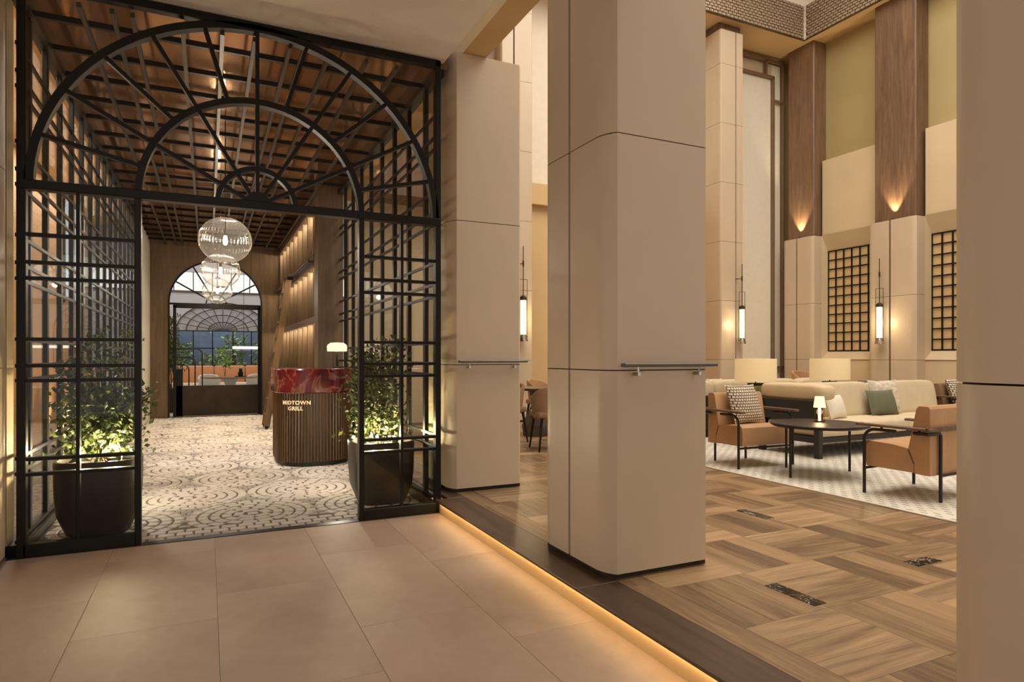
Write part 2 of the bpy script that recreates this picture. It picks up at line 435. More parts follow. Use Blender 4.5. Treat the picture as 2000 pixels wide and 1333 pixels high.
for (x0, y0, k, hor) in vis:
    a, b = (x0, y0 + k * MOD / 3) if hor else (x0 + k * MOD / 3, y0)
    if cnt < 290: inst('plank', px_me if hor else py_me, pf, (a, b, ZP)); cnt += 1
    else:
        w, h = (MOD - .0012, MOD / 3 - .0012) if hor else (MOD / 3 - .0012, MOD - .0012)
        (restx if hor else resty).box(a, a + w, b, b + h, ZP - .02, ZP)
for mb, mt in ((restx, 'plank_x'), (resty, 'plank_y')):
    if mb.v:
        o = mb.build('planks', M[mt], pf); o['kind'] = 'stuff'
B(5.3, 12.6, -3, 11.2, ZP - .022, ZP - .001).build('subfloor', M['plank_x'], pf)
B(1.95, 5.3, -3, 0.0, ZP - .022, ZP - .001).build('subfloor', M['plank_x'], pf)
for i, yy in enumerate((-1.2, .75, 2.7, 4.65, 6.6, 8.55)):        # boards beside the dark edge
    MB().cbox(1.945, 2.103, yy, yy + 1.948, ZP - .02, ZP, .001).build('border_plank', M['plank_y'], pf)
for (a, b, c, d) in ((2.585, 2.668, 2.12, 2.42), (3.60, 3.82, 2.27, 2.36), (3.645, 3.735, 3.40, 3.69), (4.2, 4.28, 1.0, 1.3)):
    MB().cbox(a, b, c, d, ZP - .01, ZP + .0025, .001).build('marble_inset', M['black_marble'], pf)
ed = sroot('trim_2', 'dark oak step edge of the platform with glowing strip beneath')
for yy in (-2.0, .4, 2.8):
    MB().cbox(1.69, 1.943, yy, min(yy + 2.397, 5.03), ZP - .016, ZP + .001, .003).build('edge_plank', M['edge_wood'], ed)
MB().cbox(1.80, 1.943, 5.03, 9.6, ZP - .03, ZP + .001, .004).build('edge_plank', M['edge_wood'], ed)
B(1.735, 1.90, -3, 5.05, -.03, ZP - .016).build('riser', M['tan'], ed)
B(1.715, 1.727, -2, 5.03, ZP - .026, ZP - .017).build('led_strip', M['led'], ed)

# --- lounge walls
wb = sroot('wall_back', 'back wall of the lounge behind the panelled pillars')
B(2.2, 12.6, 11.2, 11.35, 0, 9.2).build('wall', M['wall_beige'], wb)
B(5.34, 9.72, 10.85, 11.2, 4.2, 4.6).build('lintel', M['tan'], wb)
B(5.34, 9.72, 11.0, 11.2, .12, 4.2).build('recess_panel', M['tan'], wb)
B(5.36, 9.70, 11.05, 11.2, 4.6, 8.4).build('sheer_blind', M['white_cloth'], wb)
B(5.32, 5.36, 10.95, 11.1, 4.6, 8.4).build('blind_frame', M['bronze'], wb)
B(2.6, 4.70, 10.5, 11.2, 4.0, 8.4).build('wood_panel', M['column_wood'], wb)
wr = sroot('wall_right', 'right wall of the lounge with recessed grid windows')
B(12.62, 12.8, -3, 11.3, 0, 9.2).build('wall', M['olive'], wr)
# ceiling of the lounge with the framed recess
cl = sroot('ceiling', 'stepped lounge ceiling with a recess framed by woven tiles')
B(2.0, 12.8, 10.1, 11.3, 8.36, 8.5).build('soffit', M['tan'], cl)
B(12.0, 12.8, -3, 10.1, 8.36, 8.5).build('soffit', M['tan'], cl)
B(2.0, 2.6, -3, 10.1, 8.36, 8.5).build('soffit', M['tan'], cl)
for (a, b, c, d) in ((2.6, 12.1, 10.1, 10.2), (12.0, 12.1, -3, 10.2), (2.6, 2.7, -3, 10.1)):
    B(a, b, c, d, 9.06, 9.9).build('upstand', M['ceil'], cl)
B(2.6, 12.1, -3, 10.2, 9.9, 10.0).build('recess_top', M['ceil'], cl)
# woven frieze: small tiles, joined
fr = MB(); tw, thh = .088, .06
for j in range(12):
    z = 8.345 + j * .0605
    for i in range(int((12.0 - 7.6) / .11)):
        x = 12.0 - (i + 1) * .11 - (.05 if j % 2 else 0); dy = random.uniform(0, .008)
        fr.box(x, x + tw, 10.075 - dy, 10.1, z, z + .044)
    for i in range(int((10.1 - 4.0) / .11)):
        y = 10.07 - (i + 1) * .11 - (.05 if j % 2 else 0); dx = random.uniform(0, .008)
        fr.box(11.975 - dx, 12.0, y, y + tw, z, z + .044)
fo = fr.build('frieze_tiles', plain('woven_tile', '#b09c82', .38, .35, .3, 30, 0, 80), cl); fo['kind'] = 'stuff'
B(11.955, 12.0, 10.05, 10.1, 8.34, 9.07).build('corner_bead', M['ceil'], cl)
B(2.6, 12.0, 10.1, 10.14, 8.33, 9.08).build('frieze_back', M['edge_wood'], cl)
B(12.0, 12.04, -3, 10.14, 8.33, 9.08).build('frieze_back', M['edge_wood'], cl)

# ================================================================== PILLARS
def pillar(name, label, x0, x1, y0, y1, zs, slot=None, slotside='x', gap=.011, loc=None, rx=.045, ry=.13, group=None, rail=None, cap=None):
    t = thing(name, label, 'pillar', ((x0 + x1) / 2, (y0 + y1) / 2, zs[0] - .03), 0, group)
    B(x0 + .03, x1 - .03, y0 + .03, y1 - .03, zs[0] - .03, zs[-1] - .002).build('core', M['panel_joint'], t)
    L = ry; Rr = L / .7071; n = 7
    arc = [(Rr * (1 - math.cos(R(45 * i / n))), L - Rr * math.sin(R(45 * i / n))) for i in range(n + 1)]     # from the side face to the crisp front arris
    full = [(x0 + a, y0 + b) for a, b in arc] + [(x1 - a, y0 + b) for a, b in arc[::-1]] + [(x1 - a, y1 - b) for a, b in arc] + [(x0 + a, y1 - b) for a, b in arc[::-1]]
    def clip(poly, ax, lim, keep_low):
        out = []
        for i in range(len(poly)):
            p, q = poly[i], poly[(i + 1) % len(poly)]
            ip = (p[ax] <= lim) == keep_low; iq = (q[ax] <= lim) == keep_low
            if ip: out.append(p)
            if ip != iq:
                k = (lim - p[ax]) / (q[ax] - p[ax]); out.append((p[0] + k * (q[0] - p[0]), p[1] + k * (q[1] - p[1])))
        return out
    for a, b in zip(zs[:-1], zs[1:]):
        pieces = [full]
        if slot is not None:
            ax = 1 if slotside == 'x' else 0
            pieces = [clip(full, ax, slot - gap, True), clip(full, ax, slot + gap, False)]
        for pc in pieces: MB().prism(pc, a + .003, b - .003).build('panel', M['panel'], t, 30)
    if cap: B(x0 - .0, x1 - .05, y0 + .05, y1, zs[-1], zs[-1] + cap).build('cap', M['column_wood'], t)
    if rail:
        ya, xa, xb = rail
        r = MB().cbox(xa, xb, ya - .062, ya - .022, 1.243, 1.262, .004).build('drink_rail', M['greymetal'], t)
        for xx in (xa + .10, xb - .12):
            MB().cyl((xx, ya + .01, 1.205), (xx, ya - .05, 1.205), .010, n=10).cyl((xx, ya - .042, 1.205), (xx, ya - .042, 1.245), .006, n=8).build('bracket', M['chrome'], t, 40).parent = r
    return t
ZT = [.15, 1.2245, 2.4745, 3.9295]
pillar('pillar', 'beige panelled pillar standing alone on the dark step edge, with dark rail', 1.888, 2.592, 2.80, 3.55, ZT, 3.205, rail=(2.80, 1.945, 2.575))
pillar('pillar', 'beige panelled pillar adjoining the right end of the arched screen', 1.888, 2.592, 5.20, 5.95, ZT, 5.60, rail=(5.20, 1.945, 2.60))
pillar('pillar', 'beige panelled pillar at the right edge of the picture', 1.888, 2.592, .35, 1.116, ZT, None)
pillar('pillar', 'beige panelled pillar cut off at the left edge, beside the arched screen', -1.75, -1.155, 4.50, 5.12, [.03, 1.2245, 2.4745, 3.7595], None, rx=.10, ry=.10)
ZB = [.15] + [1.2245 + 1.25 * i for i in range(6)] + [8.2]
pb1 = pillar('pillar', 'tall far pillar with wall lamp, beside the white blind and lamp', 9.75, 10.39, 10.3, 11.0, ZB, 10.17, 'y', gap=.014, rx=.06, ry=.06, cap=.14)
pillar('pillar', 'tall far pillar seen between the two nearer pillars', 4.68, 5.31, 10.3, 11.0, ZB, 4.93, 'y', gap=.014, rx=.06, ry=.06, cap=.14)
pillar('pillar', 'far lounge pillar hidden behind the lone step-edge pillar', 7.2, 7.83, 10.3, 11.0, ZB, 7.5, 'y', gap=.014, rx=.06, ry=.06, cap=.14)

# ================================================================== LOUNGE RIGHT WALL: pilasters, wood columns, windows
ZPI = [.15, 1.2245, 2.4745, 3.98]
for i, (ya, yb, lab, lab2) in enumerate(((9.98, 10.80, 'low beige pilaster below the wood column in the lounge corner', 'dark wood column in the lounge corner, lit from below'),
                              (7.70, 8.66, 'low beige pilaster with wall lamp between two grid windows', 'dark wood column between two upper wall panels, lit from below'),
                              (5.3, 6.2, 'low beige pilaster behind the right edge pillar', 'dark wood column behind the right edge pillar'))):
    ym = (ya + yb) / 2 - .02
    pillar('pilaster', lab, 12.12, 12.60, ya, yb, ZPI, ym + .05, 'x', gap=.018, rx=.14, ry=.10)
    t = thing('wood_column', lab2, 'column', (12.4, ym, 3.98))
    MB().cbox(12.22, 12.62, ya + .06, yb - .06, 3.985, 8.36, .02).build('shaft', M['column_wood'], t)
    MB().cyl((12.17, ym, 3.982), (12.17, ym, 4.0), .035, n=14).build('uplight', M['bronze'], t)
    lamp('column_uplight', 'SPOT', (12.13, ym, 4.03), 90, (1, .80, .48), (R(180), R(7), 0), spot=62, blend=.6, rad=.015)
def wall_panel(ya, yb):          # upper flat panel, splayed recess and sill of a bay
    P = wr
    B(12.42, 12.62, ya, yb, 4.0, 5.66).build('upper_panel', M['wall_beige'], P)
    B(12.42, 12.62, ya, yb, .12, 1.2245 - .004).build('lower_panel', M['wall_beige'], P)
    z0, z1 = 1.42, 3.64; xi = 12.60; xo = 12.40; s = .13
    y0, y1 = ya + .14, yb - .02
    q = MB()
    q.add([(xo, ya, 1.2285), (xo, yb, 1.2285), (xi, y1, z0), (xi, y0, z0)], [(0, 3, 2, 1)])
    q.add([(xo, ya, 4.0), (xo, yb, 4.0), (xi, y1, z1), (xi, y0, z1)], [(0, 1, 2, 3)])
    q.add([(xo, ya, 1.2285), (xo, ya, 4.0), (xi, y0, z1), (xi, y0, z0)], [(0, 1, 2, 3)])
    q.add([(xo, yb, 1.2285), (xo, yb, 4.0), (xi, y1, z1), (xi, y1, z0)], [(3, 2, 1, 0)])
    q.build('splayed_reveal', M['wall_beige'], P)
    return y0, y1, z0, z1
def grid_window(n, ya, yb, cols, rows, glow):
    y0, y1, z0, z1 = wall_panel(ya, yb)
    w = sroot('window_%d' % n, 'grid window with dark bars and amber panes in the lounge wall, ' + ('nearer the corner' if n == 1 else 'nearer the right edge'), (12.6, (y0 + y1) / 2, z0))
    cw = (y1 - y0) / cols; ch = (z1 - z0) / rows
    for i in range(cols + 1): B(12.575, 12.60, y0 + i * cw - .012, y0 + i * cw + .012, z0, z1).build('bar', M['black'], w)
    for j in range(rows + 1): B(12.57, 12.595, y0, y1, z0 + j * ch - .012, z0 + j * ch + .012).build('bar', M['black'], w)
    pm = B(0, .004, -cw / 2, cw / 2, -ch / 2, ch / 2).mesh('pane', glow)
    for i in range(cols):
        for j in range(rows): inst('pane', pm, w, (12.605 - 12.6, y0 + (i + .5) * cw - (y0 + y1) / 2, (j + .5) * ch))
amber_pane = plain('amber_pane', '#c2a06c', .35, 0, .15, 2, **{'Emission Color': (1, .76, .42, 1), 'Emission Strength': .06})
grid_window(1, 8.66, 9.98, 6, 11, amber_pane)
grid_window(2, 6.2, 7.70, 7, 11, amber_pane)
# tall window with brown frame in the back corner
tw_ = sroot('window_3', 'tall corner window with brown frame and pale roller blind', (11.3, 11.1, .12))
for a in ((10.39, 12.42, 11.0, 11.06, 8.22, 8.29), (10.39, 12.08, 11.0, 11.06, 7.84, 7.90), (12.03, 12.08, 11.0, 11.06, .12, 7.86), (12.36, 12.41, 11.0, 11.06, .12, 8.24), (11.80, 11.85, 11.0, 11.06, 7.90, 8.24), (12.08, 12.36, 11.0, 11.06, 7.3, 7.35), (12.08, 12.36, 11.0, 11.06, 1.0, 1.06)):
    B(*a).build('frame', M['frame_brown'], tw_)
B(10.39, 12.03, 11.08, 11.10, 1.22, 7.84).build('roller_blind', M['white_cloth'], tw_)
B(10.39, 12.03, 11.05, 11.09, 1.17, 1.22).build('blind_hem', M['white_cloth'], tw_)
B(10.39, 12.36, 11.12, 11.14, 7.90, 8.22).build('pane', M['cream'], tw_)
B(12.08, 12.36, 11.10, 11.12, .12, 8.2).build('side_pane', M['white_cloth'], tw_)
B(10.39, 12.03, 11.10, 11.14, .12, 1.22).build('apron_panel', M['tan'], tw_)

# wall lamps -------------------------------------------------------------
def sconce(label, loc, rz):
    t = thing('wall_sconce', label, 'wall lamp', loc, rz, 'glass tube wall lamps')
    k = dict(parent=t, world=False)
    MB().lathe([(.0, -.36), (.085, -.36), (.075, -.30), (.06, -.26), (.055, -.24)], n=16).build('chrome_foot', M['chrome'], smooth=40, **k)
    MB().lathe([(.052, -.25), (.052, .37)], n=18).build('light_tube', M['tube'], smooth=40, **k)
    MB().lathe([(.073, -.25), (.073, .46)], n=18).build('glass_sleeve', M['clear'], smooth=40, **k)
    MB().lathe([(.05, .37), (.062, .37), (.062, .42), (.03, .45), (0, .45)], n=16).build('top_cap', M['bronze'], smooth=40, **k)
    MB().box(-.082, -.076, -.004, .004, -.3, .74).box(.076, .082, -.004, .004, -.3, .74).box(-.08, .08, -.004, .004, .735, .743).build('hanger_frame', M['bronze'], **k)
    MB().cyl((0, 0, .45), (0, 0, 1.33), .008, n=8).build('rod', M['bronze'], **k)
    MB().cyl((0, 0, 1.02), (-.07, .12, 1.02), .008, n=8).cyl((0, 0, .97), (0, 0, 1.07), .016, n=8).build('wall_arm', M['bronze'], **k)
    p = lamp('sconce_light', 'POINT', (loc[0], loc[1], loc[2] + .05), 10, (1, .78, .45), rad=.08)
    v = Matrix.Rotation(rz, 3, 'Z') @ Vector((0, -.12, 0)); p.location += v
    return t
sconce('glass tube wall lamp glimpsed between the two nearer pillars', (5.055, 10.18, 1.92), 0)
sconce('glass tube wall lamp on the tall far pillar beside the blind', (10.225, 10.18, 1.92), 0)
sconce('glass tube wall lamp between the two grid windows', (12.0, 8.34, 1.90), R(-90))

# ================================================================== ARCHED SCREEN
CX, CZ = .334, 2.41
RX, RZ = 1.40, 1.325
sc = thing('arched_screen', 'black steel screen with glazed fanlight arch and open doorway', 'screen', (CX, YS, 0))
D0, D1 = YS - .035, YS + .035
def arcbar(rx, rz, w, a0=0, a1=180, n=48):
    q = MB(); v = []; f = []
    for i in range(n + 1):
        t = R(a0 + (a1 - a0) * i / n)
        for rr in (0, w):
            for y in (D0, D1): v.append((CX + (rx - rr) * math.cos(t), y, CZ + (rz - rr) * math.sin(t)))
    for i in range(n):
        a = i * 4; b = a + 4
        f += [(a, b, b + 1, a + 1), (a + 2, a + 3, b + 3, b + 2), (a, a + 2, b + 2, b), (a + 1, b + 1, b + 3, a + 3)]
    f += [(0, 1, 3, 2), (n * 4, n * 4 + 2, n * 4 + 3, n * 4 + 1)]
    return q.add(v, f)
def vbar(x, w, z0, z1, y0=D0, y1=D1): return MB().cbox(x - w / 2, x + w / 2, y0, y1, z0, z1, .003)
vbar(XS0 + .02, .05, 0, 3.75).build('stile', M['black'], sc); vbar(XS1 - .02, .045, 0, 3.75).build('stile', M['black'], sc)
MB().cbox(XS0, XS1, D0, D1, 3.70, 3.755, .003).build('head_rail', M['black'], sc)
vbar(-.43, .04, 0, 2.41).build('stile', M['black'], sc); vbar(1.098, .04, 0, 2.41).build('stile', M['black'], sc)
MB().cbox(XS0, XS1, D0 - .01, D1 + .01, 2.38, 2.44, .004).build('transom', M['black'], sc)
arcbar(RX, RZ, .05).build('arch_bar', M['black'], sc, 40); arcbar(.785, .785, .045).build('arch_bar', M['black'], sc, 40); arcbar(.285, .285, .035).build('arch_bar', M['black'], sc, 40)
hub = [(CX + .085 * math.cos(R(10 * i)), CZ + .085 * math.sin(R(10 * i)) + .015) for i in range(19)]
MB().prism_y(hub, D0 - .004, D1 + .004).build('hub', M['black'], sc)
def spoke(a, r0, r1, w=.026):
    t = R(a); c, s = math.cos(t), math.sin(t)
    def P(r): return (CX + r * c, CZ + (r if r <= .79 else r * (1 - (1 - RZ / RX) * (r - .785) / (RX - .785))) * s)
    p, q = P(r0), P(r1); n = Vector((-(q[1] - p[1]), q[0] - p[0])).normalized() * w / 2
    MB().prism_y([(p[0] - n.x, p[1] - n.y), (p[0] + n.x, p[1] + n.y), (q[0] + n.x, q[1] + n.y), (q[0] - n.x, q[1] - n.y)][::-1], D0 + .008, D1 - .008).build('spoke', M['black'], sc)
for i in range(1, 12):
    a = 15 * i
    if i % 2 == 0: spoke(a, .05, 1.375)
    else: spoke(a, .77, 1.375)
ZR = [.533, .632, 1.14, 1.237, 1.41, 1.806, 1.91, 2.09]
def bay(xa, xb, xm):
    MB().cbox(xa, xb, D0, D1, 0.0, .085, .003).build('bottom_rail', M['black'], sc)
    vbar(xm, .022, .08, 2.39, D0 + .006, D1 - .006).build('mullion', M['black'], sc)
    for z in ZR: MB().cbox(xa, xb, D0 + .008, D1 - .008, z - .011, z + .011, .002).build('glazing_bar', M['black'], sc)
    zz = [.085] + ZR + [2.385]
    for a, b in zip(zz[:-1], zz[1:]):
        for p, q in ((xa, xm), (xm, xb)): B(p, q, YS - .003, YS + .003, a, b).build('pane', M['glass'], sc)
bay(XS0 + .03, -.44, -.775); bay(1.108, XS1 - .03, 1.425)
# fanlight panes
def sector(r0, r1, a0, a1, m=6):
    def pt(r, a):
        k = 1 if r <= .79 else RZ / RX if r > 1.2 else 1
        return (CX + r * math.cos(R(a)), CZ + r * k * math.sin(R(a)))
    P = [pt(r1, a0 + (a1 - a0) * i / m) for i in range(m + 1)] + [pt(r0, a1 - (a1 - a0) * i / m) for i in range(m + 1)]
    MB().prism_y(P[::-1], YS - .003, YS + .003).build('pane', M['glass_fan'], sc)
for i in range(12): sector(.765, 1.37, 15 * i, 15 * i + 15)
for i in range(6): sector(.27, .76, 30 * i, 30 * i + 30)
for i in range(6): sector(.08, .265, 30 * i, 30 * i + 30)
for sg in (-1, 1):
    P = [(CX + sg * 1.38 * math.cos(R(a)), CZ + 1.30 * math.sin(R(a))) for a in range(0, 91, 6)]
    P += [(CX, 3.72), (CX + sg * 1.41, 3.72)]
    MB().prism_y(P, YS - .003, YS + .003).build('pane', M['glass_fan'], sc)
struct(MB().cbox(XS0 - .06, XS1, 5.055, 5.135, -.01, .004, .001).build('trim_3', M['black']), 'thin black threshold strip below the arched screen')

# ================================================================== CORRIDOR
cf = sroot('floor', 'pale stone setts laid in circles on the corridor floor')
B(-2.7, 1.735, 5.13, 15.6, -.06, -.0036).build('bed', M['grout'], cf)
stones = []       # (cx, cy, half-tangential, half-radial, angle, dark)
centers = []
for j in range(-1, 13):
    for i in range(-3, 4):
        centers.append((.34 + i * 1.0 + (.5 if j % 2 else 0), 5.72 + j * .866))
for c in centers:
    stones.append((c[0], c[1], .04, .04, 0, False))
    for k in range(1, 6):
        r = .02 + k * .088; n = max(5, int(2 * PI * r / .118)); ph = random.random() * 6
        for i in range(n):
            a = ph + 2 * PI * i / n
            stones.append((c[0] + r * math.cos(a), c[1] + r * math.sin(a), PI * r / n - .0075, .036, a + PI / 2, False))
for i in range(34):
    for j in range(118):
        x, y = -1.06 + i * .086 + (.043 if j % 2 else 0), 5.4 + j * .084
        if min((x - q[0]) ** 2 + (y - q[1]) ** 2 for q in centers) > .488 ** 2: stones.append((x, y, .039, .038, 0, True))
stones = [q for q in stones if -1.07 < q[0] < 1.73 and 5.4 < q[1] < 15.25 and not (q[0] > 1.42 and q[1] > 9.5)]
for row, yy in enumerate((5.18, 5.27, 5.36)):
    for i in range(24):
        stones.append((-1.05 + .12 * i + (.06 if row % 2 else 0), yy, .052, .037, 0, row == 0))
stones.sort(key=lambda q: q[0] ** 2 + q[1] ** 2 if -.45 < q[0] < 1.1 else 1e6 + q[0] ** 2 + q[1] ** 2)
sm = []
for dk in (False, True):
    bm = bmesh.new(); bmesh.ops.create_cube(bm, size=2)
    for p in bm.verts: p.co.z = -.02 if p.co.z < 0 else 0
    bmesh.ops.delete(bm, geom=[f for f in bm.faces if f.normal.z < -.5], context='FACES')
    top = [e for e in bm.edges if all(p.co.z > -.001 for p in e.verts)]
    me = bpy.data.meshes.new('sett'); q = MB()
    a = .82
    q.add([(-1, -1, -.02), (1, -1, -.02), (1, 1, -.02), (-1, 1, -.02), (-1, -1, -.003), (1, -1, -.003), (1, 1, -.003), (-1, 1, -.003), (-a, -a, .002), (a, -a, .002), (a, a, .002), (-a, a, .002)],
          [(0, 1, 5, 4), (1, 2, 6, 5), (2, 3, 7, 6), (3, 0, 4, 7), (4, 5, 9, 8), (5, 6, 10, 9), (6, 7, 11, 10), (7, 4, 8, 11), (8, 9, 10, 11)])
    bm.free(); sm.append(q)
sme = [sm[0].mesh('sett', M['cobble']), sm[1].mesh('sett', M['cobble_dark'])]
rest = [MB(), MB()]
for i, (x, y, ht, hr, a, dk) in enumerate(stones):
    if i < 300: inst('sett', sme[dk], cf, (x, y, random.uniform(-.0008, .0008)), (0, 0, a), (ht, hr, 1))
    else:
        c, s = math.cos(a), math.sin(a); z = random.uniform(-.0008, .0008)
        rest[dk].add([(x + p[0] * ht * c - p[1] * hr * s, y + p[0] * ht * s + p[1] * hr * c, p[2] + z) for p in sm[dk].v], sm[dk].f)
for mb, mt in zip(rest, ('cobble', 'cobble_dark')):
    o = mb.build('setts', M[mt], cf); o['kind'] = 'stuff'

# portal posts, rails and panes of the side walls
PY = [5.5 + .525 * k for k in range(19)]
ZALL = [.09, .533, .632, 1.14, 1.237, 1.41, 1.806, 1.91, 2.09, 2.42, 2.52, 2.70, 3.06, 3.16, 3.34]
def lattice(name, label, x, ys, yend, sgn):
    w = sroot(name, label, (x, 5.14, 0))
    pm = MB().cbox(-.018, .018, -.03, .03, 0, 3.70, .003).mesh('post', M['black'])
    for y in ys: inst('post', pm, w, (0, y - 5.14, 0))
    for z in ZALL: B(x - .010 + sgn * .012, x + .010 + sgn * .012, 5.14, yend, z - .012, z + .012).build('rail', M['black'], w)
    B(x - .05, x + .05, 5.14, yend, 0, .07).build('sill', M['black'], w); B(x - .045, x + .045, 5.14, yend, 3.66, 3.72).build('head', M['black'], w)
    yy = [5.14] + list(ys)
    for a, b in zip(yy[:-1], yy[1:]): B(x - .003, x + .003, a, b, .07, 3.66).build('pane', M['glass'], w)
    return w
lattice('wall_left', 'black steel lattice glazing along the left of the corridor', -1.13, PY[:16], 13.4, 1)
lattice('wall_right', 'black steel lattice glazing along the right of the corridor', 1.76, PY[:8], 9.55, -1)
# lattice below the ceiling and bronze mirror above it
lc = sroot('ceiling', 'bronze mirror corridor ceiling behind a black lattice', (.2, 5.14, 3.7))
for y in PY: B(-1.13, 1.76 if y < 9.6 else 1.6, y - .016, y + .016, 3.68, 3.72).build('cross_bar', M['black'], lc)
for x in (-.78, -.59, -.47, -.16, .10, .32, .57, .67, .86, 1.15, 1.40): B(x - .014, x + .014, 5.14, 15.3, 3.645, 3.68).build('long_bar', M['greymetal'], lc)
B(-1.2, 1.82, 5.14, 15.45, 3.93, 3.98).build('mirror_panel', M['mirror'], lc)
B(-1.2, -1.14, 5.14, 15.4, 3.72, 3.95).build('edge_strip', M['wallwood_x'], lc); B(1.77, 1.84, 5.14, 9.6, 3.72, 3.95).build('edge_strip', M['wallwood_x'], lc)
# space to the left of the corridor
ol = sroot('wall_outer', 'warm reeded wall beyond the left lattice glazing')
B(-2.35, -2.2, 5.2, 15.6, 0, 4.2).build('wall', M['ext_wall'], ol)
for a, b in ((12.9, 13.3), (13.7, 14.1), (14.5, 14.9)):
    B(-2.2, -2.16, a, b, 2.3, 4.0).build('clerestory_pane', M['daylight'], ol)
    B(-2.2, -2.14, a - .05, a, 2.2, 4.05).build('pane_frame', M['black'], ol)
B(-2.62, -1.15, 5.2, 15.6, 4.0, 4.1).build('soffit', M['tan'], ol)
for y, e in ((7.2, 40), (9.0, 60), (10.6, 90), (11.9, 90), (13.4, 60)):
    lamp('wall_wash', 'SPOT', (-1.95, y, .06), e, WARMER, (R(180), R(-14), 0), spot=85, blend=.9, rad=.04)
lamp('wall_wash', 'AREA', (-1.65, 9.8, 3.95), 170, WARM, size=.6, size_y=9)  # unseen area lamp added to wash the reeded wall at all heights
struct(B(-1.2, -1.08, 13.4, 15.3, 0, 3.72).build('wall_return', M['rest_wall']), 'pale grey wall panel at the far left of the corridor')

# wood column, finned wall
fw = sroot('wall_fins', 'walnut fin wall with lit niches on the right of the corridor', (1.5, 9.7, 0))
MB().cbox(1.44, 1.80, 9.56, 9.92, 0, 3.93, .004).build('column', M['wallwood'], fw)
B(1.62, 1.75, 9.9, 15.35, 0, 3.95).build('back_panel', M['wallwood'], fw)
fm = MB().cbox(1.47 - 1.5, 1.62 - 1.5, -.022, .022, 0, 3.72, .003).mesh('fin', M['wallwood'])
fy = [10.25 + .62 * k for k in range(9)]
for y in fy: inst('fin', fm, fw, (0, y - 9.7, 0))
for z0, z1 in ((1.80, 1.90), (2.66, 2.78), (3.56, 3.72)):
    MB().cbox(1.445, 1.62, 9.92, 15.3, z0, z1, .004).build('rail', M['wallwood_x'], fw)
    B(1.585, 1.605, 9.94, 15.28, z0 - .012, z0 - .001).build('led_strip', M['fin_led'], fw)
B(1.44, 1.62, 9.92, 15.3, 0, .12).build('base', M['wallwood_x'], fw)
# ladder rail and ladder
lr = thing('ladder_rail', 'bronze ladder rail running along the fin wall', 'rail', (1.40, 9.9, 2.72))
MB().cyl((1.36, 9.92, 2.72), (1.36, 15.25, 2.72), .018, n=10).build('rail', M['bronze'], lr, 40)
for y in (10.0, 12.2, 14.6): MB().cyl((1.36, y, 2.72), (1.46, y, 2.72), .014, n=8).cyl((1.455, y, 2.66), (1.455, y, 2.84), .02, n=8).build('bracket', M['bronze'], lr)
ld = thing('ladder', 'wooden library ladder leaning against the fin wall behind the desk', 'ladder', (1.1, 12.4, 0))
b0, t0 = Vector((.95, 12.15, .03)), Vector((1.34, 12.15, 2.80)); dv = Vector((0, .46, 0))
def stile(p, q):
    d = (q - p).normalized(); n = d.cross(Vector((0, 1, 0))).normalized()
    a, h = Vector((0, .018, 0)), n * .05
    v = [p - a - h, p + a - h, p + a + h, p - a + h, q - a - h, q + a - h, q + a + h, q - a + h]
    return MB().add([x[:] for x in v], [(3, 2, 1, 0), (4, 5, 6, 7), (0, 1, 5, 4), (1, 2, 6, 5), (2, 3, 7, 6), (3, 0, 4, 7)])
stile(b0, t0).build('stile', M['ladder'], ld); stile(b0 + dv, t0 + dv).build('stile', M['ladder'], ld)
for k in range(9):
    p = b0.lerp(t0, .08 + .1 * k)
    MB().box(p.x - .05, p.x + .05, p.y, p.y + .46, p.z - .012, p.z + .012).build('tread', M['ladder'], ld)
for yy in (12.15, 12.61):
    MB().cyl((1.30, yy, 2.72), (1.40, yy, 2.72), .05, n=14).build('hook_wheel', M['black'], ld, 40)
    MB().cyl((.95, yy - .02, .03), (.95, yy + .02, .03), .03, n=12).build('foot_wheel', M['black'], ld, 40)

# end wall with arch
ew = sroot('wall_end', 'walnut end wall of the corridor with an arched opening', (.177, YE, 0))
AX, AZ, AR = .177, 2.43, .926
left = [(-1.14, 0), (AX - AR, 0), (AX - AR, AZ)] + [(AX + AR * math.cos(R(a)), AZ + AR * math.sin(R(a))) for a in range(180, 89, -5)] + [(AX, 3.93), (-1.14, 3.93)]
right = [(1.66, 0), (1.66, 3.93), (AX, 3.93)] + [(AX + AR * math.cos(R(a)), AZ + AR * math.sin(R(a))) for a in range(90, -1, -5)] + [(AX + AR, 0)]
MB().prism_y(left, YE, YE + .28).build('wood_panel', M['wallwood'], ew); MB().prism_y(right, YE, YE + .28).build('wood_panel', M['wallwood'], ew)
q = MB(); v = []; n = 36
pts = [(AX - AR, 0)] + [(AX + AR * math.cos(R(180 - 180 * i / n)), AZ + AR * math.sin(R(180 - 180 * i / n))) for i in range(n + 1)] + [(AX + AR, 0)]
for i in range(len(pts) - 1):
    (xa, za), (xb, zb) = pts[i], pts[i + 1]; k = .965
    ia = (AX + (xa - AX) * k, AZ + (za - AZ) * k if za > AZ else za); ib = (AX + (xb - AX) * k, AZ + (zb - AZ) * k if zb > AZ else zb)
    q.prism_y([(xa, za), (xb, zb), ib, ia], YE - .012, YE + .02)
q.build('arch_trim', M['black'], ew)
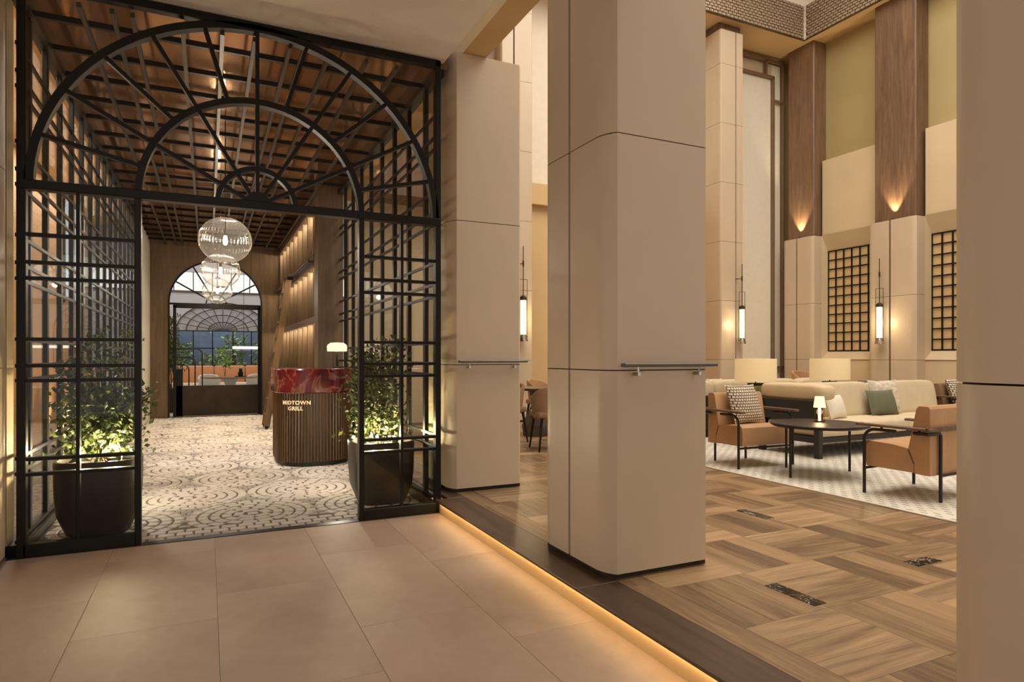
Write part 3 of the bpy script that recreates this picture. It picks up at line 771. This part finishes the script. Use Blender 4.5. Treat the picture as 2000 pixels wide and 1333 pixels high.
# door frame and fan in the arch
gd = sroot('door_1', 'black steel door frame with fanlight bars in the far arch', (AX, YE + .15, 0))
g0, g1 = YE + .12, YE + .17
for a in ((-.66, -.60, g0, g1, 0, 2.38), (1.02, 1.08, g0, g1, 0, 2.38), (-.66, 1.08, g0, g1, 2.33, 2.40), (AX - AR, AX + AR, g0, g1, 2.40, 2.44)): B(*a).build('frame', M['black'], gd)
for a in (30, 60, 120, 150):
    t = R(a); p0 = Vector((AX, (g0 + g1) / 2, 2.44)); p1 = p0 + Vector((math.cos(t), 0, math.sin(t))) * .91
    MB().cyl(p0, p1, .016, n=6).build('fan_bar', M['black'], gd)
MB().tube([(AX + .2 * math.cos(R(a)), (g0 + g1) / 2, 2.44 + .2 * math.sin(R(a))) for a in range(0, 181, 15)], .014, 6).build('fan_bar', M['black'], gd)
MB().prism_y([(AX + .09 * math.cos(R(a)), 2.44 + .09 * math.sin(R(a))) for a in range(0, 181, 20)], g0, g1).build('fan_hub', M['black'], gd)
gt = thing('low_gate', 'dark patinated metal half-height partition with hooped rails in the far arch', 'partition', (.2, YE + .3, 0))
MB().cbox(-.62, 1.05, YE + .2, YE + .28, .01, .66, .004).build('panel', plain('patina_metal', '#33291f', .45, .4, .35, 4), gt)
MB().cbox(-.62, -.48, YE + .2, YE + .5, .01, 1.02, .004).build('end_post', M['black'], gt)
for i, (hx, hz) in enumerate(((-.36, 1.12), (-.24, 1.28), (-.10, 1.46))):
    pts = [(hx, YE + .24, .66), (hx, YE + .24, hz - .12)] + [(hx - .12 + .12 * math.cos(R(a)), YE + .24, hz - .12 + .12 * math.sin(R(a))) for a in range(15, 91, 15)] + [(-.6, YE + .24, hz)]
    MB().tube(pts, .013, 8).build('hoop_rail', M['black'], gt, 40)

# ================================================================== CORRIDOR THINGS
# pendants
def pendant(label, loc):
    t = thing('globe_pendant', label, 'pendant lamp', loc, 0, 'ribbed glass globe pendants in the corridor')
    k = dict(parent=t, world=False)
    r = .268; prof = [(r * math.cos(R(a)), r * .93 * math.sin(R(a))) for a in range(-78, 85, 6)]
    gb = MB().lathe(prof, n=180, ripple=.02, k=45).build('globe', M['globe'], smooth=60, **k)
    MB().lathe([(r * .98 * math.cos(R(-79)), r * .93 * math.sin(R(-79))), (.0001, -r * .9)], n=24).build('globe_floor', M['globe'], smooth=60, **k).parent = gb
    MB().tube([(r * .21 * math.cos(R(a)), r * .21 * math.sin(R(a)), -r * .91) for a in range(0, 361, 20)], .006, 6).build('rim', M['chrome'], smooth=40, **k).parent = gb
    MB().lathe([(0, -.055), (.018, -.045), (.025, -.015), (.02, .02), (.014, .05)], n=14).build('bulb', M['bulb'], smooth=60, **k)
    lh = MB().lathe([(.016, .05), (.018, .05), (.018, .10), (.008, .12), (.008, .235), (.05, .24), (.05, .256), (.012, .26), (.012, .29)], n=14).build('lamp_holder', M['bronze'], smooth=40, **k)
    [q for q in t.children if q.name.startswith('bulb')][0].parent = lh
    MB().cyl((0, 0, .28), (0, 0, 3.93 - loc[2]), .006, n=8).build('stem', M['bronze'], **k)
    lamp('pendant_light', 'POINT', loc, 32, WARM, rad=.04)
    return t
pendant('nearest and largest ribbed glass globe pendant in the corridor', (.178, 7.7, 2.57))
pendant('middle one of the three glass globe pendants', (.178, 10.45, 2.57))
pendant('farthest and smallest of the three glass globe pendants', (.178, 13.75, 2.57))

# reception desk
DX0, DX1, DY0, DY1, DR = .745, 1.64, 7.80, 8.98, .36
def rrect(x0, x1, y0, y1, r, n=14):
    P = []
    for cx, cy, a0 in ((x0 + r, y0 + r, 180), (x1 - r, y0 + r, 270), (x1 - r, y1 - r, 0), (x0 + r, y1 - r, 90)):
        P += [(cx + r * math.cos(R(a0 + 90 * i / n)), cy + r * math.sin(R(a0 + 90 * i / n))) for i in range(n + 1)]
    return P
def perim(P):
    out = [0.0]
    for i in range(len(P)): out.append(out[-1] + math.dist(P[i], P[(i + 1) % len(P)]))
    return out
def at_s(P, D, s):
    s %= D[-1]
    for i in range(len(P)):
        if D[i + 1] >= s:
            a, b = Vector(P[i]), Vector(P[(i + 1) % len(P)]); t = (s - D[i]) / max(D[i + 1] - D[i], 1e-9)
            d = (b - a).normalized(); return a.lerp(b, t), d, Vector((d.y, -d.x))
dk = thing('reception_desk', 'fluted dark wood reception desk with thick red marble top', 'desk', ((DX0 + DX1) / 2, (DY0 + DY1) / 2, 0))
P = rrect(DX0 + .03, DX1 - .03, DY0 + .03, DY1 - .03, DR - .03)
MB().prism(P, .05, .87).build('body', M['deskwood'], dk, 30)
MB().prism(rrect(DX0 + .05, DX1 - .05, DY0 + .05, DY1 - .05, DR - .05), 0.0, .055).build('plinth', M['plinth'], dk, 30)
P1 = rrect(DX0 + .014, DX1 - .014, DY0 + .014, DY1 - .014, DR - .014); D1_ = perim(P1)
ns = int(D1_[-1] / .036); q = MB()
for i in range(ns):
    p, d, nn = at_s(P1, D1_, i * D1_[-1] / ns)
    a, b = p - d * .013, p + d * .013; q.prism([tuple(a - nn * .02), tuple(a + nn * .006), tuple(p + nn * .012), tuple(b + nn * .006), tuple(b - nn * .02)][::-1], .055, .865)
o = q.build('fluted_slats', M['deskwood'], dk); o['kind'] = 'stuff'
PM = rrect(DX0 - .02, DX1 + .02, DY0 - .02, DY1 + .02, DR + .02)
PMi = rrect(DX0 - .008, DX1 + .008, DY0 - .008, DY1 + .008, DR + .008)
n = len(PM); q = MB(); v = [(x, y, .862) for x, y in PMi] + [(x, y, .874) for x, y in PM] + [(x, y, 1.136) for x, y in PM] + [(x, y, 1.148) for x, y in PMi]
f = [(j * n + i, j * n + (i + 1) % n, (j + 1) * n + (i + 1) % n, (j + 1) * n + i) for j in range(3) for i in range(n)] + [tuple(reversed(range(n))), tuple(range(3 * n, 4 * n))]
q.add(v, f).build('marble_top', M['red_marble'], dk, 40)
P2 = rrect(DX0 - .002, DX1 + .002, DY0 - .002, DY1 + .002, DR + .002); D2 = perim(P2)
def wrap_text(txt, s_mid, z, size):
    cu = bpy.data.curves.new('lettering', 'FONT'); cu.body = txt; cu.size = size; cu.align_x = 'CENTER'; cu.extrude = .004; cu.space_character = 1.12; cu.offset = .0012
    o = bpy.data.objects.new('lettering_src', cu); C.objects.link(o); bpy.context.view_layer.update()
    me = bpy.data.meshes.new_from_object(o); bpy.data.objects.remove(o)
    q = MB()
    for p in me.vertices:
        a, d, nn = at_s(P2, D2, s_mid + p.co.x); w = a + nn * (p.co.z + .012)
        q.v.append((w.x, w.y, z + p.co.y))
    q.f = [tuple(pl.vertices) for pl in me.polygons]
    ob = q.build('lettering', M['brass'], dk); ob['label'] = 'brass lettering ' + txt
    return ob
S_TXT = .39
wrap_text('MIDTOWN', S_TXT, .735, .062); wrap_text('GRILL', S_TXT - .005, .668, .062)
# desk lamp
tl = thing('table_lamp', 'small mushroom table lamp with pale dome shade on the red marble desk', 'lamp', (1.53, 8.55, 1.148))
k = dict(parent=tl, world=False)
MB().lathe([(0, 0), (.06, 0), (.06, .012), (.01, .018), (.008, .26)], n=16).build('stem', M['black'], smooth=40, **k)
MB().lathe([(.125, .215), (.128, .28), (.118, .30), (.085, .325), (.0, .33)], n=24).build('shade', M['alabaster'], smooth=45, **k)
lamp('table_lamp_light', 'POINT', (1.53, 8.55, 1.32), 3, WARM, rad=.03)

# planters
def leaf_cloud(n, shape, size, seed):
    rnd = random.Random(seed); q = MB()
    for i in range(n):
        p = Vector(shape(rnd)); d = Vector((rnd.uniform(-1, 1), rnd.uniform(-1, 1), rnd.uniform(-.4, .9))).normalized()
        side = d.orthogonal().normalized(); side = Matrix.Rotation(rnd.uniform(0, 6.28), 3, d) @ side
        up = d.cross(side); L = size * rnd.uniform(.7, 1.3); w = L * .30
        q.add([p[:], (p + d * L * .5 + side * w + up * .06 * L)[:], (p + d * L)[:], (p + d * L * .5 - side * w + up * .06 * L)[:]], [(0, 1, 2), (0, 2, 3)])
    return q
def shrub(label, loc, seed, rz=0, lo=-.36, hi=.5):
    t = thing('potted_shrub', label, 'potted plant', loc, rz, 'planted pots behind the arched screen')
    t.scale = (.9, .9, 1)
    k = dict(parent=t, world=False)
    # tapered pot of rounded-square plan
    q = MB(); prof = [(.20, 0), (.225, .02), (.285, .16), (.30, .30), (.305, .53), (.30, .55), (.28, .55), (.275, .50)]
    n = 48; v = []
    for r, z in prof:
        for i in range(n):
            a = 2 * PI * i / n; e = .55
            v.append((r * math.copysign(abs(math.cos(a)) ** e, math.cos(a)), r * math.copysign(abs(math.sin(a)) ** e, math.sin(a)), z))
    f = [(j * n + i, j * n + (i + 1) % n, (j + 1) * n + (i + 1) % n, (j + 1) * n + i) for j in range(len(prof) - 1) for i in range(n)] + [tuple(reversed(range(n)))]
    q.add(v, f).build('pot', M['pot'], smooth=40, **k)
    MB().lathe([(0, .50), (.26, .50), (.27, .49)][::-1], n=24).build('soil', M['soil'], **k)
    rnd = random.Random(seed); tips = []
    q = MB()
    for i in range(14):
        a = rnd.uniform(0, 6.28); h = rnd.uniform(.35, .95); r = rnd.uniform(.14, .44) * (1.15 - h * .75)
        b = (rnd.uniform(-.08, .08), rnd.uniform(-.08, .08), .5); tp = (r * math.cos(a), r * math.sin(a), .5 + h)
        q.tube([b, ((b[0] + tp[0]) / 2 * .8, (b[1] + tp[1]) / 2 * .8, .5 + h * .5), tp], .006, 5); tips.append((b, tp))
    q.build('stems', M['bark'], **k)
    def shape(r_):
        b, tp = r_.choice(tips); u = r_.random() ** .7
        rr = .20 * (1.15 - u * .75); 
        return (min(hi, max(lo, b[0] * (1 - u) + tp[0] * u + r_.gauss(0, rr * .62))), b[1] * (1 - u) + tp[1] * u + r_.gauss(0, rr * .62), .53 + (tp[2] - .5) * u + r_.uniform(-.02, .05))
    o = leaf_cloud(2600, shape, .05, seed + 1).build('foliage', M['leaf'], **k); o['kind'] = 'stuff'
    MB().lathe([(0, .50), (.03, .50), (.03, .56), (.022, .56)], (.10, -.16, 0), 12).build('uplight', M['black'], **k)
    return t
shrub('leafy shrub in dark pot behind the left bay of the screen', (-.72, 5.62, 0), 11)
shrub('leafy shrub in dark pot behind the right bay of the screen', (1.41, 5.72, 0), 29, 0, -.5, .30)
for (x, y) in ((-.62, 5.46), (-.85, 5.72), (1.30, 5.62), (1.5, 5.85)):
    lamp('planter_uplight', 'POINT', (x, y, .60), 28, (1, .86, .52), rad=.02)

for (x, y, e) in ((-.62, 6.4, 15), (1.15, 6.35, 10)):  # extra lamps without fittings, added to throw arch shadows onto the hall ceiling
    lamp('arch_shadow_lamp', 'POINT', (x, y, .5), e, (1, .88, .66), rad=.03)

# ================================================================== RESTAURANT BEYOND THE ARCH
rf = struct(B(-5, 6, 15.55, 23.2, -.05, 0).build('floor', M['rest_floor']), 'pale floor of the restaurant beyond the far arch')
rw = sroot('wall_restaurant', 'grey restaurant wall with lit clerestory band beyond the far arch', (0, 23, 0))
WX, WZ, WR = .45, 2.1, 1.35
wl = [(-5, 0), (WX - WR, 0), (WX - WR, WZ)] + [(WX + WR * math.cos(R(a)), WZ + WR * .68 * math.sin(R(a))) for a in range(180, 89, -6)] + [(WX, 3.35), (-5, 3.35)]
wr2 = [(6, 0), (6, 3.35), (WX, 3.35)] + [(WX + WR * math.cos(R(a)), WZ + WR * .68 * math.sin(R(a))) for a in range(90, -1, -6)] + [(WX + WR, 0)]
MB().prism_y(wl, 22.6, 22.9).build('wall', M['rest_wall'], rw); MB().prism_y(wr2, 22.6, 22.9).build('wall', M['rest_wall'], rw)
B(-5, 6, 22.7, 22.9, 3.35, 3.95).build('clerestory_pane', M['clerestory'], rw)
for i in range(12): MB().tube([(-2.6 + i * .55, 22.66, 3.35), (-2.6 + i * .55, 22.62, 3.65), (-2.6 + i * .55, 22.5, 3.95)], .014, 6).build('rib', M['black'], rw)
B(-5, 6, 22.55, 22.72, 3.31, 3.36).build('cornice', M['greymetal'], rw)
B(-5, 6, 22.6, 22.9, 3.95, 6.0).build('wall', M['rest_wall'], rw)
B(-5, 6, 15.6, 22.9, 5.6, 5.7).build('ceiling_panel', M['rest_wall'], rw)
B(-5.1, -5, 15.6, 22.9, 0, 5.7).build('side_wall', M['rest_wall'], rw); B(6, 6.1, 15.6, 22.9, 0, 5.7).build('side_wall', M['rest_wall'], rw)
lamp('restaurant_light', 'AREA', (.5, 19.0, 5.4), 230, (.95, .96, 1), size=6, size_y=5)
wn = sroot('window_4', 'arched restaurant window with radial glazing bars', (WX, 22.6, 1))
for r in (1.33, 1.05, .75, .42): MB().tube([(WX + r * math.cos(R(a)), 22.58, WZ + r * .68 * math.sin(R(a))) for a in range(0, 181, 6)], .016, 6).build('arch_bar', M['greymetal'], wn, 50)
for a in range(0, 181, 15): MB().cyl((WX, 22.58, WZ), (WX + 1.33 * math.cos(R(a)), 22.58, WZ + 1.33 * .68 * math.sin(R(a))), .012, n=6).build('spoke', M['greymetal'], wn)
for x in (WX - 1.33, WX - .85, WX - .3, WX + .3, WX + .85, WX + 1.33): B(x - .016, x + .016, 22.57, 22.6, .95, WZ).build('mullion', M['black'], wn)
for z in (WZ, 1.55, 1.0): B(WX - WR, WX + WR, 22.57, 22.6, z - .016, z + .016).build('transom', M['black'], wn)
B(WX - WR, WX + WR, 22.62, 22.63, .9, WZ).build('pane', M['glass'], wn)
B(WX - WR - .05, WX + WR + .05, 22.66, 22.72, WZ, 3.2).build('blind_tympanum', M['rest_wall'], wn)
B(WX - WR, WX + WR, 22.6, 22.9, 0, .95).build('apron_panel', M['rest_wall'], wn)
gw = struct(B(-4, 5, 25.0, 25.1, -.1, 5).build('wall_dusk_backdrop', plain('dusk_blue_backdrop', '#3c4656', .8, 0, .4, 1.5)), 'blue backdrop standing in for dusk outside the restaurant window')  # backdrop added outside; its blue stands in for the dusk light
for i, (x, w, h) in enumerate(((-.8, .34, 1.7), (.85, .34, 2.0), (1.75, .34, 1.8), (.05, .26, 1.35))):
    hs = thing('garden_shrub', ['low green shrub outside the window at left', 'tallest green shrub outside the restaurant window', 'right-hand green shrub outside the window', 'small green shrub at the middle of the window'][i], 'shrub', (x, 23.9, 0), 0, 'shrubs outside the restaurant window')
    o = leaf_cloud(320, lambda r_: (r_.uniform(-w, w), r_.gauss(0, .2), r_.uniform(.1, h)), .14, 50 + i).build('foliage', M['garden'], hs, world=False); o['kind'] = 'stuff'
    MB().cyl((0, 0, 0), (0, 0, h * .7), .03, n=6).build('stem', M['bark'], hs, world=False)
lamp('garden_light', 'AREA', (.5, 24.2, 4.2), 220, (.85, .92, 1), size=3, size_y=1.2)
lp = thing('linear_pendant', 'slim horizontal light bar hanging above the restaurant table', 'pendant lamp', (1.15, 19.0, 1.6))
MB().cyl((.62, 19, 1.53), (1.95, 19, 1.53), .035, n=12).build('light_bar', M['ledge_light'], lp, 40)
for x in (.9, 1.6): MB().cyl((x, 19, 1.56), (x, 19, 5.6), .006, n=6).build('wire', M['black'], lp)
bq = thing('banquette', 'terracotta leather banquette under the arched window', 'bench', (.5, 22.1, 0))
for i in range(5): MB().cbox(-1.6 + i * .9, -1.6 + i * .9 + .885, 22.15, 22.45, .42, 1.0, .05, 2).build('back_pad', M['terracotta'], bq, 40)
MB().cbox(-1.6, 2.9, 21.7, 22.2, .30, .48, .04, 2).build('seat', M['cream'], bq, 40)
MB().box(-1.6, 2.9, 21.75, 22.45, 0, .30).build('base', M['rest_wall'], bq)
rt = thing('dining_table', 'oval wooden restaurant table seen through the far arch', 'table', (.55, 18.6, 0))
k = dict(parent=rt, world=False)
MB().lathe([(0, .71), (.60, .71), (.64, .735), (.64, .75), (0, .75)], n=32).xf(Matrix.Diagonal((1.1, .8, 1, 1))).build('table_top', M['tablewood'], smooth=40, **k)
MB().lathe([(.30, 0), (.28, .03), (.12, .10), (.10, .5), (.2, .71)], n=8).build('pedestal', M['rest_wall'], smooth=20, **k)
vs = thing('vase', 'clear glass vase of leafy branches on the restaurant table', 'vase', (.42, 18.55, .75))
MB().lathe([(.0, 0), (.045, 0), (.04, .06), (.025, .14), (.03, .2)], n=14).build('vessel', M['clear'], vs, 40, False)
MB().tube([(0, 0, .02), (.02, 0, .3), (.05, 0, .6)], .006, 5).tube([(0, 0, .02), (-.04, 0, .3), (-.10, 0, .55)], .006, 5).build('branches', M['bark'], vs, world=False)
o = leaf_cloud(130, lambda r_: (r_.gauss(0, .12), r_.gauss(0, .10), r_.uniform(.25, .72)), .10, 77).build('leaves', plain('fresh_leaf', '#7f9a3f', .5, 0, .3, 5), vs, world=False); o['kind'] = 'stuff'
jg = thing('jug', 'dark jug on a tray on the restaurant table', 'jug', (.80, 18.5, .75))
MB().lathe([(0, 0), (.14, 0), (.15, .02), (0, .02)], n=16).build('tray', M['black'], jg, 40, False); MB().lathe([(0, .02), (.06, .02), (.07, .09), (.04, .16), (.045, .22), (.0, .22)], n=14).build('body', M['black'], jg, 40, False)

def dining_chair(name, label, loc, rz, up, leg, group):
    t = thing(name, label, 'chair', loc, rz, group); k = dict(parent=t, world=False)
    MB().cbox(-.25, .25, -.25, .22, .41, .49, .03, 2).build('seat', up, smooth=40, **k)
    q = MB(); v = []; n = 20      # curved tub back
    for i in range(n + 1):
        a = R(-20 + 220 * i / n); c, s = math.cos(a), math.sin(a); h = .80 - .12 * (1 - max(0, s)) ** 1.5
        for r, z in ((.245, .40), (.29, h - .02), (.275, h), (.25, h - .01), (.225, .42)): v.append((r * c, .0 + r * s, z))
    f = [(i * 5 + j, (i + 1) * 5 + j, (i + 1) * 5 + (j + 1) % 5, i * 5 + (j + 1) % 5) for i in range(n) for j in range(5)] + [tuple(range(5)), tuple(reversed(range(n * 5, n * 5 + 5)))]
    q.add(v, f).build('tub_back', up, smooth=50, **k)
    for sx in (-1, 1):
        for sy in (-1, 1): MB().cyl((sx * .24, sy * .23, 0), (sx * .19, sy * .18, .42), .011, .02, 8).build('leg', leg, smooth=40, **k)
    return t
dining_chair('dining_chair', 'pale restaurant chair left of the table beyond the arch', (.05, 19.4, 0), .2, M['rest_floor'], M['tablewood'], 'restaurant chairs')
dining_chair('dining_chair', 'pale restaurant chair right of the table beyond the arch', (1.25, 19.3, 0), -.2, M['rest_floor'], M['tablewood'], 'restaurant chairs')
rp = shrub('silvery potted plant beyond the far arch at left', (-.80, 16.8, 0), 91)
for ch in rp.children:
    if ch.name.startswith('foliage'): ch.scale = (1.0, 1.0, 1.6)

# ================================================================== LOUNGE FURNITURE
rug = MB().cbox(4.77, 11.6, 1.0, 8.75, ZP, ZP + .012, .004).build('rug', M['rug']); tag(rug, 'large cream woven rug with dark dashes under the lounge seating', 'rug')
ZF = ZP + .012
def armchair(label, loc, rz, up):
    t = thing('armchair', label, 'armchair', loc, rz, 'low lounge armchairs'); k = dict(parent=t, world=False)
    seat = [(-.35, .23), (-.36, .30), (-.35, .42), (-.32, .445), (-.12, .435), (-.005, .415), (.04, .30), (.04, .225)]
    MB().prism_x(seat, -.335, .335).build('seat', up, smooth=35, **k)
    back = [(.045, .22), (.045, .30), (-.002, .42), (.015, .50), (.06, .74), (.08, .765), (.15, .765), (.165, .745), (.165, .215)]
    MB().prism_x(back, -.335, .335).build('backrest', up, smooth=35, **k)
    for sx in (-1, 1):
        MB().prism_x([(.036, .30), (.046, .30), (.003, .41), (-.007, .41)], sx * .336 - .002, sx * .336 + .002).build('seam', M['dark_leather'], **k)
        ab = MB().cbox(sx * .37 - .035, sx * .37 + .035, -.41, .20, .575, .598, .006).build('arm_board', M['armwood'], **k)
        pts = [(sx * .375, -.345, 0), (sx * .375, -.345, .46)] + [(sx * .375, -.345 + .09 - .09 * math.cos(R(a)), .46 + .09 * math.sin(R(a))) for a in range(15, 91, 15)] + [(sx * .375, -.08, .55)]
        MB().tube(pts, .0135, 8).build('front_leg', M['tablemetal'], smooth=40, **k)
        MB().tube([(sx * .375, .06, .55), (sx * .375, .175, .55), (sx * .35, .185, .55), (sx * .235, .185, .55), (sx * .22, .185, .535), (sx * .22, .185, 0)], .0135, 8).build('rear_leg', M['tablemetal'], smooth=40, **k)
        for yy in (-.2, .1): MB().cyl((sx * .37, yy, .55), (sx * .37, yy, .578), .01, n=6).build('arm_stud', M['tablemetal'], **k).parent = ab
    MB().cbox(-.405, .405, .166, .19, .565, .605, .004).build('back_board', M['armwood'], **k)
    for yy, w in ((-.345, .375), (.185, .22)): MB().cyl((-w, yy, .212), (w, yy, .212), .012, n=8).build('cross_bar', M['tablemetal'], smooth=40, **k)
    return t
armchair('tan low armchair holding a check woven pillow, nearest the lone pillar', (5.335, 5.305, ZF), R(-2), M['tan_leather'])
armchair('tan low armchair seen from behind at the right edge, with dark rear legs', (5.48, 3.35, ZF), R(184), M['tan_leather'])
armchair('tan armchair behind the right end of the cream sofa, with woven pillow', (9.95, 5.75, ZF), R(8), M['tan_dark'])
armchair('small distant tan armchair with a pale pillow, left of the big shaded lamp', (7.95, 8.55, ZF), R(10), M['tan_leather'])
armchair('dark brown armchair farthest right behind the sofa', (10.78, 6.62, ZF), R(50), M['dark_leather'])
armchair('dark brown armchair turned towards the wall lamp', (9.92, 6.85, ZF), R(-50), M['dark_leather'])
def pillow(label, loc, rz, tilt, w, h, t_, m):
    q = MB().pillow(w, h, t_); q.xf(Matrix.Rotation(tilt, 4, 'X'))
    o = q.build('throw_pillow', m, smooth=60); o.location = loc; o.rotation_euler = (0, 0, rz)
    return tag(o, label, 'pillow', 'throw pillows in the lounge')
pillow('check woven throw pillow on the nearest left armchair', (5.33, 5.19, ZF + .44), R(4), R(-20), .46, .44, .16, M['woven'])
pillow('check woven throw pillow on the armchair behind the sofa end', (9.95, 5.64, ZF + .44), R(14), R(-20), .46, .42, .16, M['woven'])
pillow('pale pillow on the small distant armchair', (7.97, 8.44, ZF + .44), R(10), R(-20), .42, .36, .14, M['print_cloth'])

# sofa facing the camera
sf = thing('sofa', 'long cream sofa with charcoal frame and bolster arm', 'sofa', (7.8, 5.5, ZF)); 
zf = ZF
MB().cbox(6.25, 6.33, 5.08, 5.95, zf + .41, zf + .66, .01).build('arm_panel', M['sofa_black'], sf)
MB().cbox(6.25, 9.35, 5.10, 5.95, zf + .17, zf + .24, .008).build('base_frame', M['sofa_black'], sf)
MB().cbox(6.25, 9.35, 5.88, 5.95, zf + .17, zf + .60, .008).build('back_panel', M['sofa_black'], sf)
for (x, y) in ((6.27, 5.09), (9.30, 5.12), (9.30, 5.9), (6.27, 5.9)): MB().cbox(x - .03, x + .04, y - .03, y + .04, zf, zf + (.655 if x < 7 else .17), .004).build('leg', M['sofa_black'], sf)
MB().soft(6.42, 5.52, zf + .745, .15, .47, .10, .45).build('arm_bolster', M['bolster'], sf, 60)
MB().cbox(6.29, 7.86, 5.06, 5.86, zf + .24, zf + .40, .045, 3).build('seat_cushion', M['cream'], sf, 40)
MB().cbox(7.87, 9.34, 5.06, 5.86, zf + .24, zf + .40, .045, 3).build('seat_cushion', M['cream'], sf, 40)
for x0, x1 in ((6.55, 7.98), (7.98, 9.38)):
    q = MB().soft(0, 0, .23, (x1 - x0) / 2, .11, .23, .28, 32, 14).xf(Matrix.Translation(((x0 + x1) / 2, 5.70, zf + .37)) @ Matrix.Rotation(R(-10), 4, 'X'))
    q.build('back_cushion', M['cream'], sf, 60)
pillow('sage green throw pillow on the cream sofa', (7.98, 5.46, zf + .40), R(-4), R(-18), .50, .34, .14, M['green_cloth'])
pillow('pale speckled throw pillow behind the sage green one', (8.22, 5.58, zf + .40), R(-6), R(-14), .52, .46, .13, M['print_cloth'])
pillow('white throw pillow on the sofa beside the small glowing lamp', (7.02, 5.40, zf + .40), R(10), R(-18), .38, .30, .13, M['white_cloth'])
# round table and cordless lamp
ct = thing('coffee_table', 'round dark metal coffee table between the two armchairs', 'table', (5.465, 4.43, ZF)); k = dict(parent=ct, world=False)
MB().lathe([(0, .475), (.43, .475), (.45, .49), (.45, .502), (.445, .507), (0, .507)], n=48).build('table_top', M['tablemetal'], smooth=40, **k)
for a in (182, 356, 88): MB().cyl((.41 * math.cos(R(a)), .41 * math.sin(R(a)), 0), (.41 * math.cos(R(a)), .41 * math.sin(R(a)), .48), .0125, n=10).build('leg', M['tablemetal'], smooth=40, **k)
cl_ = thing('cordless_lamp', 'small glowing lamp with amber glass body on the round table', 'lamp', (5.56, 4.50, ZF + .507)); k = dict(parent=cl_, world=False)
MB().lathe([(0, 0), (.05, 0), (.05, .012), (0, .012)], n=18).build('base', M['bronze'], smooth=40, **k)
MB().lathe([(.047, .012), (.047, .16)], n=18).build('glass_body', M['amber'], smooth=40, **k)
MB().cyl((0, 0, .012), (0, 0, .15), .012, n=10).build('core', M['bulb'], **k)
MB().lathe([(.058, .145), (.042, .255), (0, .256)], n=20).build('shade', M['shade_small'], smooth=40, **k)
lamp('cordless_light', 'POINT', (5.56, 4.50, ZF + .60), 1.2, WARM, rad=.04)
# console with two shaded lamps behind the sofa
cn = thing('console_table', 'dark console table behind the cream sofa carrying two shaded lamps', 'table', (7.6, 6.6, ZF))
MB().cbox(6.55, 8.9, 6.38, 6.84, zf + .60, zf + .645, .006).build('table_top', M['armwood'], cn)
for x in (6.6, 8.82):
    for y in (6.41, 6.77): MB().cbox(x, x + .04, y, y + .04, zf, zf + .60, .003).build('leg', M['tablemetal'], cn)
def drum_lamp(label, loc):
    t = thing('drum_lamp', label, 'lamp', loc, 0, 'drum lamps on the console'); k = dict(parent=t, world=False)
    MB().cbox(-.15, .15, -.09, .09, 0, .115, .012, 2).build('glass_base', M['greenglass'], smooth=40, **k)
    MB().cbox(-.095, .095, -.06, .06, .115, .150, .004).build('collar', M['bronze'], **k)
    MB().cyl((0, 0, .15), (0, 0, .24), .01, n=8).build('neck', M['bronze'], **k)
    sh = MB().lathe([(.275, .175), (.275, .485)], n=36).build('shade', M['shade'], smooth=40, **k)
    MB().lathe([(.02, .30), (.035, .33), (.0, .37)], n=10).build('bulb', M['bulb'], smooth=40, **k)
    MB().box(-.27, .27, -.006, .006, .22, .226).box(-.006, .006, -.27, .27, .22, .226).build('spider', M['bronze'], **k).parent = sh
    lamp('drum_light', 'POINT', (loc[0], loc[1], loc[2] + .33), 12, (1, .74, .42), rad=.06)
    return t
drum_lamp('left one of two drum-shaded lamps on green glass bases', (6.88, 6.6, ZF + .645)); drum_lamp('right one of two drum-shaded lamps on green glass bases', (8.37, 6.6, ZF + .645))
# second sofa and loose pillows behind
s2 = thing('sofa', 'second cream sofa beyond the console, mostly hidden', 'sofa', (7.0, 7.5, ZF))
MB().cbox(5.85, 9.3, 7.15, 7.95, zf, zf + .25, .01).build('base_frame', M['sofa_black'], s2)
MB().cbox(5.85, 9.3, 7.10, 7.2, zf + .12, zf + .60, .01).build('back_panel', M['sofa_black'], s2)
MB().cbox(5.85, 9.3, 7.22, 7.97, zf + .25, zf + .42, .04, 3).build('seat_cushion', M['cream'], s2, 40)
for i in range(4):
    x0 = 5.87 + i * .86; q = MB().soft(x0 + .42, 7.3, zf + .62, .42, .12, .20, .4); q.build('back_cushion', M['cream'], s2, 60)
pillow('white pillow at the left end of the second sofa', (6.05, 7.25, zf + .5), R(170), R(-10), .42, .36, .14, M['white_cloth'])
# tub chairs
def tub_chair(label, loc, rz, m): return dining_chair('tub_chair', label, loc, rz, m, M['black'], 'tub chairs in the lounge')
tc1 = tub_chair('tan tub chair with curved back behind the right drum lamp', (10.05, 8.3, ZF), R(10), M['tan_leather']); tc1.scale = (1.3, 1.2, 1.12)
tub_chair('brown tub chair with dark legs beside the lone pillar', (3.95, 7.12, ZP), R(168), M['tan_dark'])
tub_chair('brown tub chair half hidden by the pillar beside the screen', (3.70, 8.05, ZP), R(-80), M['tan_dark'])
tub_chair('tan tub chair across the faceted table, by the recess wall', (4.95, 9.2, ZP), R(35), M['tan_leather'])
ft = thing('pedestal_table', 'small table on a faceted grey pedestal between the tub chairs', 'table', (4.42, 8.45, ZP)); k = dict(parent=ft, world=False)
MB().lathe([(.20, 0), (.22, .16), (.07, .48), (.12, .68)], n=7).build('pedestal', M['greymetal'], **k)
MB().lathe([(0, .68), (.36, .68), (.38, .70), (.38, .715), (0, .715)], n=32).build('table_top', M['armwood'], smooth=40, **k)
